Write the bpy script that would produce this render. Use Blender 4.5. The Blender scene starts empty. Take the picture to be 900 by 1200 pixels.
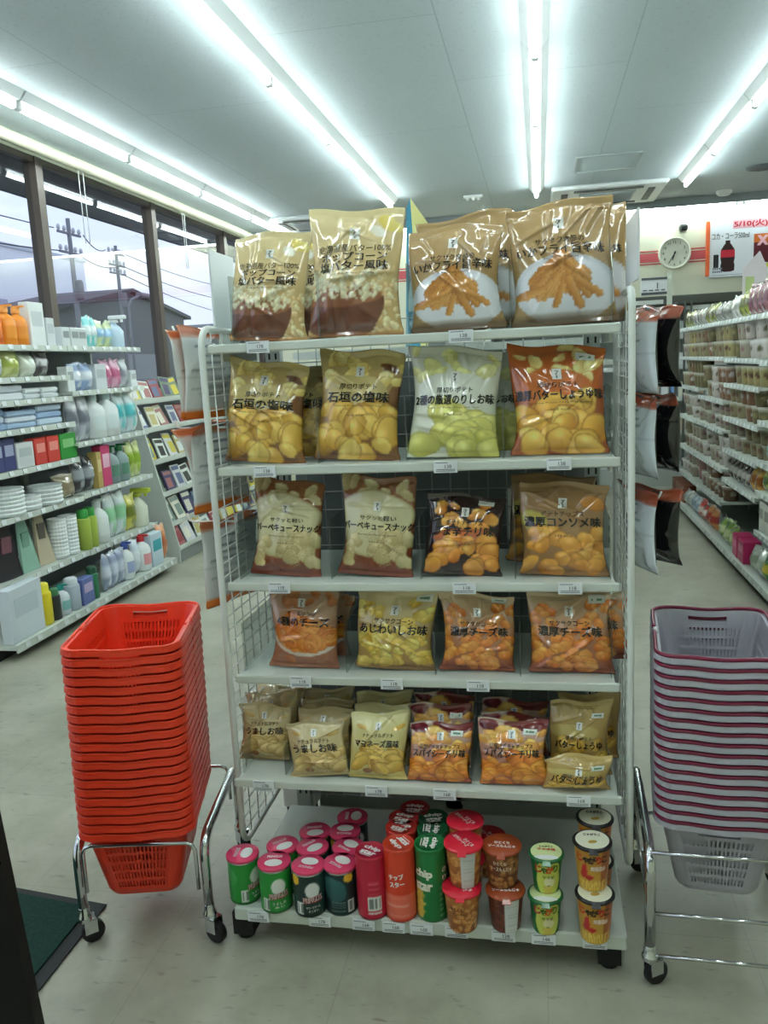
EXPOSURE = 0.68; TUBE = 20.0; SKY = 1.25; LAMP0 = -0.9
import bpy, bmesh, math, random
import numpy as np
from mathutils import Matrix, Vector, Euler
random.seed(7)
SC = bpy.context.scene
COL = SC.collection
PI = math.pi

# ------------------------------------------------------------------ camera model
FPX = 971.0
EYE = np.array([0.0, 0.0, 1.347])
YAW, PITCH, ROLL = 0.1897, 0.177, -0.0493
_cy, _sy, _cp, _sp = math.cos(YAW), math.sin(YAW), math.cos(PITCH), math.sin(PITCH)
FW = np.array([-_sy*_cp, _cy*_cp, -_sp])
_r0 = np.array([_cy, _sy, 0.0]); _u0 = np.cross(_r0, FW)
_cr, _sr = math.cos(ROLL), math.sin(ROLL)
RT = _r0*_cr + _u0*_sr
UP = -_r0*_sr + _u0*_cr

def at(px, py, X=None, Y=None, Z=None):
    """point of the place seen at photo pixel (px,py) on the plane X=, Y= or Z="""
    d = FW + RT*(px-450)/FPX - UP*(py-600)/FPX
    if X is not None: t = X/d[0]
    elif Y is not None: t = Y/d[1]
    else: t = (Z-EYE[2])/d[2]
    return EYE + d*t

cam_data = bpy.data.cameras.new('camera')
cam = bpy.data.objects.new('camera', cam_data); COL.objects.link(cam)
cam_data.sensor_fit = 'VERTICAL'; cam_data.sensor_height = 36.0
cam_data.lens = FPX/1200*36.0
cam_data.clip_start = 0.02; cam_data.clip_end = 300
mw = Matrix.Identity(4)
for i in range(3):
    mw[i][0] = RT[i]; mw[i][1] = UP[i]; mw[i][2] = -FW[i]; mw[i][3] = EYE[i]
cam.matrix_world = mw
SC.camera = cam
SC.view_settings.view_transform = 'Standard'
SC.view_settings.look = 'None'
SC.view_settings.gamma = 1.0
SC.view_settings.use_curve_mapping = False
SC.view_settings.exposure = EXPOSURE

# ------------------------------------------------------------------ colour + materials
def lin(c):
    c = np.asarray(c, float)/255.0
    return np.where(c <= 0.04045, c/12.92, ((c+0.055)/1.055)**2.4)
def rgba(c):
    l = lin(c); return (float(l[0]), float(l[1]), float(l[2]), 1.0)
_mats = {}
def M(name, col=(200,200,200), rough=0.5, metal=0.0, coat=0.0, spec=0.5, alpha=1.0, emit=None, es=0.0,
      trans=0.0, bump=None, ior=1.45, attr=False, noise=None):
    if name in _mats: return _mats[name]
    m = bpy.data.materials.new(name); m.use_nodes = True
    nt = m.node_tree; b = nt.nodes['Principled BSDF']
    b.inputs['Base Color'].default_value = rgba(col)
    b.inputs['Roughness'].default_value = rough
    b.inputs['Metallic'].default_value = metal
    b.inputs['Coat Weight'].default_value = coat
    b.inputs['Coat Roughness'].default_value = 0.05
    b.inputs['Specular IOR Level'].default_value = spec
    b.inputs['IOR'].default_value = ior
    b.inputs['Alpha'].default_value = alpha
    b.inputs['Transmission Weight'].default_value = trans
    if emit is not None:
        b.inputs['Emission Color'].default_value = rgba(emit); b.inputs['Emission Strength'].default_value = es
    if attr:
        a = nt.nodes.new('ShaderNodeVertexColor'); a.layer_name = 'print'
        nt.links.new(a.outputs['Color'], b.inputs['Base Color'])
    if noise:
        sc, c2, lo, hi = noise
        tc = nt.nodes.new('ShaderNodeTexCoord'); n = nt.nodes.new('ShaderNodeTexNoise')
        n.inputs['Scale'].default_value = sc; n.inputs['Detail'].default_value = 5
        nt.links.new(tc.outputs['Object'], n.inputs['Vector'])
        r = nt.nodes.new('ShaderNodeValToRGB')
        r.color_ramp.elements[0].position = lo; r.color_ramp.elements[0].color = rgba(col)
        r.color_ramp.elements[1].position = hi; r.color_ramp.elements[1].color = rgba(c2)
        nt.links.new(n.outputs['Fac'], r.inputs['Fac']); nt.links.new(r.outputs['Color'], b.inputs['Base Color'])
    if bump:
        sc, st = bump
        tc = nt.nodes.new('ShaderNodeTexCoord'); n = nt.nodes.new('ShaderNodeTexNoise')
        n.inputs['Scale'].default_value = sc; n.inputs['Detail'].default_value = 3
        nt.links.new(tc.outputs['Object'], n.inputs['Vector'])
        bp = nt.nodes.new('ShaderNodeBump'); bp.inputs['Strength'].default_value = st; bp.inputs['Distance'].default_value = 0.01
        nt.links.new(n.outputs['Fac'], bp.inputs['Height']); nt.links.new(bp.outputs['Normal'], b.inputs['Normal'])
    _mats[name] = m
    return m
def clear_mat(name, tint=(235,240,238), gloss=0.10, opacity=0.0, rough=0.05):
    """thin clear sheet: see-through, mirror-like at grazing angles, a little milky"""
    if name in _mats: return _mats[name]
    m = bpy.data.materials.new(name); m.use_nodes = True
    nt = m.node_tree; nt.nodes.clear()
    out = nt.nodes.new('ShaderNodeOutputMaterial')
    t = nt.nodes.new('ShaderNodeBsdfTransparent'); t.inputs['Color'].default_value = rgba(tint)
    d = nt.nodes.new('ShaderNodeBsdfDiffuse'); d.inputs['Color'].default_value = rgba((225,230,228))
    g = nt.nodes.new('ShaderNodeBsdfGlossy'); g.inputs['Roughness'].default_value = rough
    m1 = nt.nodes.new('ShaderNodeMixShader'); m1.inputs[0].default_value = opacity
    nt.links.new(t.outputs[0], m1.inputs[1]); nt.links.new(d.outputs[0], m1.inputs[2])
    fr = nt.nodes.new('ShaderNodeFresnel'); fr.inputs['IOR'].default_value = 1.45
    mul = nt.nodes.new('ShaderNodeMath'); mul.operation = 'MULTIPLY_ADD'
    mul.inputs[1].default_value = 1.0; mul.inputs[2].default_value = gloss; mul.use_clamp = True
    nt.links.new(fr.outputs[0], mul.inputs[0])
    ge = nt.nodes.new('ShaderNodeNewGeometry'); inv = nt.nodes.new('ShaderNodeMath'); inv.operation = 'SUBTRACT'; inv.inputs[0].default_value = 1.0
    nt.links.new(ge.outputs['Backfacing'], inv.inputs[1])
    mb = nt.nodes.new('ShaderNodeMath'); mb.operation = 'MULTIPLY'
    nt.links.new(mul.outputs[0], mb.inputs[0]); nt.links.new(inv.outputs[0], mb.inputs[1])
    m2 = nt.nodes.new('ShaderNodeMixShader')
    nt.links.new(mb.outputs[0], m2.inputs[0]); nt.links.new(m1.outputs[0], m2.inputs[1]); nt.links.new(g.outputs[0], m2.inputs[2])
    nt.links.new(m2.outputs[0], out.inputs['Surface'])
    _mats[name] = m
    return m

# ------------------------------------------------------------------ mesh builder
class MB:
    def __init__(s): s.v = []; s.f = []; s.m = []; s.sm = []; s.c = None
    def add(s, verts, faces, mi=0, smooth=False):
        o = len(s.v); s.v.extend([tuple(map(float, p)) for p in verts])
        for f in faces:
            s.f.append(tuple(i+o for i in f)); s.m.append(mi); s.sm.append(smooth)
    def box(s, c, d, mi=0, rz=0.0, bev=0.0, mat=None):
        x, y, z = d[0]/2, d[1]/2, d[2]/2
        if bev <= 0:
            vs = [(-x,-y,-z),(x,-y,-z),(x,y,-z),(-x,y,-z),(-x,-y,z),(x,-y,z),(x,y,z),(-x,y,z)]
            fs = [(0,3,2,1),(4,5,6,7),(0,1,5,4),(1,2,6,5),(2,3,7,6),(3,0,4,7)]
        else:
            b = min(bev, x*.9, y*.9, z*.9)
            rings = []
            def ring(ix, iy, zz, bb):
                X, Y = x-ix, y-iy
                return [(-X+bb,-Y,zz),(X-bb,-Y,zz),(X,-Y+bb,zz),(X,Y-bb,zz),(X-bb,Y,zz),(-X+bb,Y,zz),(-X,Y-bb,zz),(-X,-Y+bb,zz)]
            vs = ring(b,b,-z,b*.5)+ring(0,0,-z+b,b)+ring(0,0,z-b,b)+ring(b,b,z,b*.5)
            fs = [tuple(range(7,-1,-1)), tuple(range(24,32))]
            for k in range(3):
                for i in range(8):
                    j = (i+1) % 8
                    fs.append((k*8+i, k*8+j, (k+1)*8+j, (k+1)*8+i))
        if mat is not None:
            vs = [tuple(mat @ Vector(p)) for p in vs]
        elif rz:
            cz, sz = math.cos(rz), math.sin(rz)
            vs = [(p[0]*cz-p[1]*sz, p[0]*sz+p[1]*cz, p[2]) for p in vs]
        s.add([(p[0]+c[0], p[1]+c[1], p[2]+c[2]) for p in vs], fs, mi)
        return s
    def tube(s, pts, r, n=8, mi=0, closed=False, cap=True):
        pts = [Vector(p) for p in pts]; N = len(pts)
        rs = r if hasattr(r, '__len__') else [r]*N
        vs = []; prev = None
        for i, p in enumerate(pts):
            if closed: t = pts[(i+1) % N]-pts[i-1]
            else: t = pts[min(i+1, N-1)]-pts[max(i-1, 0)]
            t.normalize()
            if prev is None:
                a = Vector((0,0,1)) if abs(t.z) < .9 else Vector((1,0,0))
                nrm = t.cross(a).normalized()
            else:
                nrm = (prev - t*prev.dot(t)).normalized()
            prev = nrm; bn = t.cross(nrm)
            for k in range(n):
                a = 2*PI*k/n
                vs.append(p + (nrm*math.cos(a)+bn*math.sin(a))*rs[i])
        fs = []
        for i in range(N if closed else N-1):
            j = (i+1) % N
            for k in range(n):
                l = (k+1) % n
                fs.append((i*n+k, i*n+l, j*n+l, j*n+k))
        s.add(vs, fs, mi, True)
        if cap and not closed:
            o = len(s.v)-len(vs)
            s.f.append(tuple(o+k for k in range(n-1,-1,-1))); s.m.append(mi); s.sm.append(False)
            s.f.append(tuple(o+(N-1)*n+k for k in range(n))); s.m.append(mi); s.sm.append(False)
        return s
    def lathe(s, prof, n=24, c=(0,0,0), mi=0, smooth=True, sy=1.0, cap=True):
        vs = []
        for (r, z) in prof:
            for k in range(n):
                a = 2*PI*k/n
                vs.append((c[0]+r*math.cos(a), c[1]+r*math.sin(a)*sy, c[2]+z))
        fs = []
        for i in range(len(prof)-1):
            for k in range(n):
                l = (k+1) % n
                fs.append((i*n+k, i*n+l, (i+1)*n+l, (i+1)*n+k))
        s.add(vs, fs, mi, smooth)
        o = len(s.v)-len(vs)
        if cap:
            s.f.append(tuple(o+k for k in range(n-1,-1,-1))); s.m.append(mi); s.sm.append(False)
            s.f.append(tuple(o+(len(prof)-1)*n+k for k in range(n))); s.m.append(mi); s.sm.append(False)
        return s
    def build(s, name, mats, parent=None, loc=(0,0,0), rz=0.0, colors=None):
        me = bpy.data.meshes.new(name)
        me.from_pydata(s.v, [], s.f)
        if not isinstance(mats, (list, tuple)): mats = [mats]
        for m in mats: me.materials.append(m)
        me.polygons.foreach_set('material_index', s.m)
        me.polygons.foreach_set('use_smooth', s.sm)
        if colors is not None:
            at_ = me.color_attributes.new('print', 'FLOAT_COLOR', 'POINT')
            cc = np.ones((len(s.v), 4), np.float32); cc[:, :3] = colors
            at_.data.foreach_set('color', cc.ravel())
        me.update()
        o = bpy.data.objects.new(name, me); COL.objects.link(o)
        o.location = loc; o.rotation_euler = (0, 0, rz)
        if parent is not None: o.parent = parent
        return o

def tag(o, label=None, cat=None, group=None, kind=None):
    if label: o['label'] = label
    if cat: o['category'] = cat
    if group: o['group'] = group
    if kind: o['kind'] = kind
    return o
def empty(name, loc=(0,0,0), rz=0.0):
    o = bpy.data.objects.new(name, None); COL.objects.link(o)
    o.empty_display_size = 0.05
    o.location = loc; o.rotation_euler = (0,0,rz)
    return o
def copy_tree(o, parent=None):
    c = o.copy(); COL.objects.link(c)
    if parent is not None: c.parent = parent
    for ch in list(o.children): copy_tree(ch, c)
    return c
def struct(o): o['kind'] = 'structure'; return o
ORD = ['first','second','third','fourth','fifth','sixth','seventh','eighth','ninth','tenth','eleventh','twelfth',
       'thirteenth','fourteenth','fifteenth','sixteenth','seventeenth','eighteenth','nineteenth','twentieth','twenty-first','twenty-second','twenty-third','twenty-fourth']

# ------------------------------------------------------------------ lettering
_txt = {}; _lay = {}      # outlines of lines of lettering, and which of the stacked strokes a vertex belongs to
def text_geo(s, weight=0.012):
    """flat triangles of a line of lettering, centred, cap height about 1"""
    k = (s, weight)
    if k in _txt: return _txt[k]
    cu = bpy.data.curves.new('lettering', 'FONT'); cu.body = s; cu.size = 1.0; cu.offset = 0
    cu.resolution_u = 2
    o = bpy.data.objects.new('lettering', cu); COL.objects.link(o)
    dg = bpy.context.evaluated_depsgraph_get()
    me = bpy.data.meshes.new_from_object(o.evaluated_get(dg))
    bm = bmesh.new(); bm.from_mesh(me)
    bmesh.ops.triangulate(bm, faces=bm.faces[:])
    for _ in range(2):
        es = [e for e in bm.edges if e.calc_length() > .22]
        if es: bmesh.ops.subdivide_edges(bm, edges=es, cuts=1); bmesh.ops.triangulate(bm, faces=bm.faces[:])
    bm.verts.index_update()
    v0 = np.array([tuple(p.co) for p in bm.verts]).reshape(-1, 3)[:, :2]
    f0 = [tuple(p.index for p in q.verts) for q in bm.faces]; bm.free()
    # bolder strokes: the same outline again, shifted by a hair
    sh = [(0,0)] if weight < .008 else ([(-weight,0),(weight,0)] if weight < .025 else [(-weight,-weight*.6),(weight,-weight*.6),(-weight,weight*.6),(weight,weight*.6)])
    v = np.concatenate([v0+np.array(d) for d in sh]) if len(v0) else v0
    f = [tuple(i+k*len(v0) for i in q) for k in range(len(sh)) for q in f0]
    bpy.data.objects.remove(o); bpy.data.curves.remove(cu); bpy.data.meshes.remove(me)
    if len(v) == 0: v = np.zeros((3,2)); f = [(0,1,2)]
    lo, hi = v.min(0), v.max(0)
    v = v-(lo+hi)/2
    _lay[k] = np.repeat(np.arange(len(sh)), len(v)//len(sh)) if len(v) >= len(sh) else np.zeros(len(v))
    _txt[k] = (v, f, hi-lo)
    return _txt[k]
def text_on(mb, s, origin, ex, ez, width=None, height=None, mi=0, weight=0.012):
    """write s on a plane through origin spanned by unit vectors ex (reading direction) and ez (up)"""
    v, f, d = text_geo(s, weight)
    sx = (width/d[0]) if width else None; sz = (height/d[1]) if height else None
    if sx is None: sx = sz
    if sz is None: sz = sx
    ex, ez, o = map(np.asarray, (ex, ez, origin))
    nn = np.cross(ex, ez)
    mb.add([o+ex*(p[0]*sx)+ez*(p[1]*sz)+nn*(.00012*q) for p, q in zip(v, _lay[(s, weight)])], f, mi)
# ================================================================== THE SETTING
XL, XR, YF, YB, ZC = -3.10, 4.6, -1.4, 9.4, 2.84
white_paint = M('white_enamel', (226,230,226), 0.35)
grey_white = M('shelf_enamel', (208,214,206), 0.38)

def floor_mat():
    m = bpy.data.materials.new('vinyl_floor_tiles'); m.use_nodes = True
    nt = m.node_tree; b = nt.nodes['Principled BSDF']
    tc = nt.nodes.new('ShaderNodeTexCoord')
    n1 = nt.nodes.new('ShaderNodeTexNoise'); n1.inputs['Scale'].default_value = 3.0; n1.inputs['Detail'].default_value = 8; n1.inputs['Roughness'].default_value = .65
    nt.links.new(tc.outputs['Object'], n1.inputs['Vector'])
    r1 = nt.nodes.new('ShaderNodeValToRGB')
    r1.color_ramp.elements[0].position = .3; r1.color_ramp.elements[0].color = rgba((146,144,126))
    r1.color_ramp.elements[1].position = .72; r1.color_ramp.elements[1].color = rgba((186,184,167))
    nt.links.new(n1.outputs['Fac'], r1.inputs['Fac'])
    # small dark scuffs, stretched flecks
    mp = nt.nodes.new('ShaderNodeMapping'); mp.inputs['Scale'].default_value = (18, 46, 1); mp.inputs['Rotation'].default_value = (0,0,.2)
    nt.links.new(tc.outputs['Object'], mp.inputs['Vector'])
    n2 = nt.nodes.new('ShaderNodeTexNoise'); n2.inputs['Scale'].default_value = 1.0; n2.inputs['Detail'].default_value = 3
    nt.links.new(mp.outputs[0], n2.inputs['Vector'])
    r2 = nt.nodes.new('ShaderNodeValToRGB')
    r2.color_ramp.elements[0].position = .63; r2.color_ramp.elements[0].color = (0,0,0,1)
    r2.color_ramp.elements[1].position = .76; r2.color_ramp.elements[1].color = (1,1,1,1)
    nt.links.new(n2.outputs['Fac'], r2.inputs['Fac'])
    mx = nt.nodes.new('ShaderNodeMix'); mx.data_type = 'RGBA'
    mx.inputs[7].default_value = rgba((112,108,92))
    ml = nt.nodes.new('ShaderNodeMath'); ml.operation = 'MULTIPLY'; ml.inputs[1].default_value = .75
    nt.links.new(r2.outputs['Color'], ml.inputs[0])
    nt.links.new(ml.outputs[0], mx.inputs[0]); nt.links.new(r1.outputs['Color'], mx.inputs[6])
    # tile joints
    br = nt.nodes.new('ShaderNodeTexBrick'); br.offset = 0; br.inputs['Scale'].default_value = 1.0
    br.inputs['Brick Width'].default_value = .4545; br.inputs['Row Height'].default_value = .4545; br.inputs['Mortar Size'].default_value = .0015
    br.inputs['Color1'].default_value = (1,1,1,1); br.inputs['Color2'].default_value = (.97,.97,.97,1); br.inputs['Mortar'].default_value = (.86,.86,.84,1)
    nt.links.new(tc.outputs['Object'], br.inputs['Vector'])
    m3 = nt.nodes.new('ShaderNodeMix'); m3.data_type = 'RGBA'; m3.blend_type = 'MULTIPLY'; m3.inputs[0].default_value = 1
    nt.links.new(mx.outputs[2], m3.inputs[6]); nt.links.new(br.outputs['Color'], m3.inputs[7])
    nt.links.new(m3.outputs[2], b.inputs['Base Color'])
    b.inputs['Roughness'].default_value = .34
    return m
def ceiling_mat():
    m = bpy.data.materials.new('ceiling_board'); m.use_nodes = True
    nt = m.node_tree; b = nt.nodes['Principled BSDF']
    tc = nt.nodes.new('ShaderNodeTexCoord')
    br = nt.nodes.new('ShaderNodeTexBrick'); br.offset = .5; br.inputs['Scale'].default_value = 1.0
    br.inputs['Brick Width'].default_value = 1.82; br.inputs['Row Height'].default_value = .91; br.inputs['Mortar Size'].default_value = .003
    br.inputs['Color1'].default_value = rgba((184,194,198)); br.inputs['Color2'].default_value = rgba((186,196,200)); br.inputs['Mortar'].default_value = rgba((160,170,174))
    mp = nt.nodes.new('ShaderNodeMapping'); mp.inputs['Rotation'].default_value = (0,0,PI/2); mp.inputs['Location'].default_value = (.3,.42,0)
    nt.links.new(tc.outputs['Object'], mp.inputs['Vector']); nt.links.new(mp.outputs[0], br.inputs['Vector'])
    n = nt.nodes.new('ShaderNodeTexNoise'); n.inputs['Scale'].default_value = 60; n.inputs['Detail'].default_value = 2
    nt.links.new(tc.outputs['Object'], n.inputs['Vector'])
    r = nt.nodes.new('ShaderNodeValToRGB'); r.color_ramp.elements[0].position = .30; r.color_ramp.elements[0].color = (.82,.82,.82,1)
    r.color_ramp.elements[1].position = .42; r.color_ramp.elements[1].color = (1,1,1,1)
    nt.links.new(n.outputs['Fac'], r.inputs['Fac'])
    mx = nt.nodes.new('ShaderNodeMix'); mx.data_type = 'RGBA'; mx.blend_type = 'MULTIPLY'; mx.inputs[0].default_value = .6
    nt.links.new(br.outputs['Color'], mx.inputs[6]); nt.links.new(r.outputs['Color'], mx.inputs[7])
    nt.links.new(mx.outputs[2], b.inputs['Base Color']); b.inputs['Roughness'].default_value = .7
    return m
struct(MB().box(((XL+XR)/2,(YF+YB)/2,-.05),(XR-XL+.4,YB-YF+.4,.1)).build('floor', floor_mat()))
struct(MB().box(((XL+XR)/2,(YF+YB)/2,ZC+.05),(XR-XL+.4,YB-YF+.4,.1)).build('ceiling', ceiling_mat()))
wall_m = M('cream_wall', (226,226,202), .6, bump=(90,.05))
struct(MB().box(((XL+XR)/2,YB+.06,ZC/2),(XR-XL+.4,.12,ZC)).build('wall_back', wall_m))
struct(MB().box((XR+.06,(YF+YB)/2,ZC/2),(.12,YB-YF,ZC)).build('wall_right', wall_m))
struct(MB().box(((XL+XR)/2,YF-.06,ZC/2),(XR-XL+.4,.12,ZC)).build('wall_front', wall_m))
# wall band under and over the window front, plus red stripe on the back wall
bronze = M('dark_bronze_frame', (88,78,70), .4, .1)
wl = MB(); wl.box((XL-.06,(YF+YB)/2,.17),(.12,YB-YF,.34)); wl.box((XL-.06,(YF+YB)/2,2.79),(.12,YB-YF,.10))
struct(wl.build('wall_left', wall_m))
stripe_m = M('red_wall_stripe', (206,92,96), .5); line_m = M('red_wall_line', (196,70,74), .5)
st = MB(); st.box(((XL+XR)/2,YB-.004,2.300),(XR-XL,.006,.088)); struct(st.build('trim_1', stripe_m))
for i, z in enumerate((2.366, 2.236)):
    l_ = MB(); l_.box(((XL+XR)/2,YB-.004,z),(XR-XL,.006,.012)); struct(l_.build('trim_%d' % (i+2), line_m))
cv = MB(); cv.box(((XL+XR)/2,YB-.235,ZC-.04),(XR-XL,.03,.08)); struct(cv.build('trim_4', M('grey_cornice',(150,158,160),.5)))
# windows of the left side: mullions, rails and a clear pane each
glass = clear_mat('window_glass', (236,240,240), 0.03, 0.0, 0.0)
ys = [YF]+[5.09-1.62*k for k in (3,2,1)]+[5.09,6.71,8.33,YB]
for i in range(len(ys)-1):
    y0, y1 = ys[i], ys[i+1]
    w = MB()
    for y in ((y0, y1) if i == len(ys)-2 else (y0,)): w.box((XL-.04,y,1.54),(.085,.075 if YF < y < YB else .05,2.40))
    for z in (.355,2.725): w.box((XL-.04,(y0+y1)/2,z),(.07,y1-y0,.045))
    wo = struct(w.build('window_%d' % (i+1), bronze))
    p = MB(); p.box((XL-.045,(y0+y1)/2,1.54),(.006,y1-y0-.06,2.34)); p.build('pane', glass, wo)
# roller blind tube with its pull cords
rb = empty('roller_blind', (XL+.12, 4.0, 2.74))
tag(rb, 'long cream rolled-up roller blind under the ceiling along the window front', 'blind')
t = MB(); t.tube([(0,YF-4+.1,0),(0,YB-4-.1,0)], .034, 14); t.build('blind_tube', M('blind_cream',(196,194,172),.6), rb)
for y in (5.36,5.42,7.02,7.06):
    c = MB(); c.tube([(.0,y-4,-.03),(.0,y-4,-.50)], .003, 6); c.build('pull_cord', M('cord_white',(214,216,214),.6), rb)

# ------------------------------------------------------------------ outside
struct(MB().box((-33,12,-.25),(59.6,80,.1)).build('ground', M('asphalt',(96,98,100),.9)))
zf = float(at(0,222,X=-4.5)[2])
ev = MB(); ev.box((-3.84,11.0,zf+.42),(1.27,25.6,.05)); ev.box((-4.5,11.0,zf+.22),(.05,25.6,.44))
struct(ev.build('trim_5', M('dark_eave',(70,72,76),.6)))
def px_pt(px, py, X): return at(px, py, X=X)
# grey gabled warehouse
X = -14.0
wh = empty('warehouse', (X-5, 27.6, -.2)); tag(wh, 'dark grey gabled warehouse beyond the shop window', 'building')
pk = px_pt(150,343,X); zl = px_pt(118,360,X)[2]
m_ = MB(); zr = pk[2]-.2+.2
def prism(y0,y1,yp,z0,zs,zp,x0,x1):
    vs = [(x,y,z) for x in (x0,x1) for (y,z) in ((y0,z0),(y1,z0),(y1,zs),(yp,zp),(y0,zs))]
    return vs, [(0,1,2,3,4),(9,8,7,6,5),(0,5,6,1),(1,6,7,2),(2,7,8,3),(3,8,9,4),(4,9,5,0)]
v_, f_ = prism(-3.6,4.6,.1,0,zl+.2,pk[2]+.2,2.2,5)
m_.add(v_, f_); m_.build('walls', M('warehouse_cladding',(92,96,100),.8), wh)
r_ = MB()
for s in (-1,1):
    ya, za = (-3.9, zl+.08) if s < 0 else (4.9, zl+.08)
    yb, zb = .1, pk[2]+.22
    r_.add([(5.2,ya,za),(5.2,yb,zb),(2.0,yb,zb),(2.0,ya,za),(5.2,ya,za+.12),(5.2,yb,zb+.12),(2.0,yb,zb+.12),(2.0,ya,za+.12)],
           [(0,1,2,3),(7,6,5,4),(0,4,5,1),(1,5,6,2),(2,6,7,3),(3,7,4,0)])
r_.build('roof', M('warehouse_roof',(74,78,84),.7), wh)
b_ = MB(); b_.box((5.03,1.0,1.2),(.06,3.0,2.2)); b_.build('shutter', M('shutter_grey',(132,136,138),.6), wh)
# pale block far left and lower house on the right
pb = empty('pale_building', (-28.0, 42.0, -.2)); tag(pb, 'pale flat-roofed building far outside the leftmost window', 'building')
zt = px_pt(20,288,-26)[2]
m_ = MB(); m_.box((0,-1,zt/2),(4,10.6,zt+.2)); m_.build('walls', M('pale_render',(222,224,232),.8), pb)
for k in range(4):
    w = MB(); w.box((2.02,-4+1.9*k,zt*.62),(.05,1.0,1.1)); w.build('window', M('far_window',(150,160,180),.3), pb)
m_ = MB(); m_.box((0,-1,zt+.12),(4.2,10.8,.2)); m_.build('roof_edge', M('far_roof_edge',(186,190,200),.8), pb)
lh = empty('low_house', (-13, 37.2, -.2)); tag(lh, 'low dark-roofed house behind the display rack side, seen through the window', 'building')
zt = px_pt(215,372,-13)[2]
v_, f_ = prism(-3.5,5.5,1,0,zt-.5,zt+.4,-4,1.5); m_ = MB(); m_.add(v_, f_); m_.build('walls', M('house_grey',(96,100,106),.8), lh)
m_ = MB(); m_.box((1.55,1.0,1.1),(.06,2.2,1.6)); m_.build('window', M('far_window2',(70,78,88),.3), lh)
# hedge
hg = MB(); rg = random.Random(3)
for k in range(900):
    y = rg.uniform(-2.6,2.6); z = rg.uniform(0,1.15+.2*math.sin(y*2)); x = rg.uniform(-.35,.35)
    a, b = rg.uniform(0,2*PI), rg.uniform(-1,1); s = rg.uniform(.1,.2)
    e1 = Vector((math.cos(a),math.sin(a),b*.5))*s; e2 = Vector((-math.sin(a)*.5,math.cos(a)*.5,.8))*s
    c = Vector((x,y,z)); hg.add([c-e1-e2,c+e1-e2*.3,c+e1*.2+e2,c-e1+e2*.4],[(0,1,2,3)])
h_ = hg.build('hedge', M('hedge_leaves',(74,92,62),.8), loc=(-12.2,20.9,-.2)); tag(h_, 'low green hedge in front of the grey warehouse outside', 'hedge')
# utility poles, street lamp, overhead wires
pole_m = M('pole_concrete',(120,122,128),.8); wire_m = M('wire_dark',(66,68,76),.7)
ends = []
for (px, pyt, X, nm, arms) in ((79,256,-11,'tall utility pole with two crossarms outside the second window pane',(.35,.8)),
                               (135,288,-13,'shorter utility pole with crossarms standing before the warehouse gable',(.25,.6,.85))):
    p = px_pt(px,pyt,X); u = empty('utility_pole',(p[0],p[1],-.2)); tag(u, nm, 'utility pole', 'utility poles outside')
    h = p[2]+.2
    m_ = MB(); m_.tube([(0,0,0),(0,0,h)], [.075,.05], 10); m_.build('pole', pole_m, u)
    for a in arms:
        m_ = MB(); m_.box((0,0,h-a),(.05,1.0,.05)); ao = m_.build('crossarm', pole_m, u)
        for dy in (-.45,-.2,.2,.45):
            q = MB(); q.lathe([(.03,0),(.05,.05),(.03,.12)],8,(0,dy,h-a+.04)); q.build('insulator', M('insulator',(190,192,196),.4), ao)
    m_ = MB(); m_.lathe([(.09,0),(.10,.06),(.10,.4),(.07,.46)],10,(.12,0,h-1.9)); m_.build('transformer', pole_m, u)
    ends.append((p[0],p[1],h-.2))
(xa,ya,ha),(xb,yb,hb) = ends
for k,(p0,p1,l) in enumerate((((xa,ya-.65,ha-.3),(xa+1,ya-14,ha+.5),'upper overhead wire running left from the tall pole'),
      ((xa,ya+.65,ha-.3),(xb,yb-.65,hb-.2),'upper overhead wire between the two utility poles'),
      ((xa,ya+.3,ha-.78),(xb,yb+.3,hb-.55),'lower overhead wire between the two utility poles'),
      ((xb,yb+.65,hb-.2),(xb-1,yb+24,hb+.9),'upper overhead wire running right from the shorter pole'),
      ((xb,yb+.3,hb-.58),(xb-1,yb+24,hb+.1),'middle overhead wire running right from the shorter pole'),
      ((xb,yb+.3,hb-.85),(xb-1,yb+24,hb-.9),'lowest overhead wire running right from the shorter pole'),
      ((xa,ya-.3,ha-.78),(xa+1,ya-14,ha-.4),'lower overhead wire running left from the tall pole'))):
    m_ = MB(); pts = []
    for i in range(13):
        s = i/12; q = [p0[j]+(p1[j]-p0[j])*s for j in range(3)]; q[2] -= .03*math.dist(p0,p1)*4*s*(1-s); pts.append(q)
    m_.tube(pts, .014, 5); tag(m_.build('overhead_wire', wire_m), l, 'wire', 'overhead wires outside')
p = px_pt(166,349,-12); sl = empty('street_lamp',(p[0],p[1],-.2)); tag(sl,'street lamp with curved arm between the shorter pole and window mullion','street lamp')
m_ = MB(); m_.tube([(0,-.9,0),(0,-.9,p[2]-.1),(0,-.7,p[2]+.1),(0,0,p[2]+.3)], .04, 8); m_.build('pole', pole_m, sl)
m_ = MB(); m_.box((0,.1,p[2]+.28),(.22,.6,.14),bev=.04); m_.build('lamp_head', M('lamp_grey',(110,114,122),.5), sl)

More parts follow.
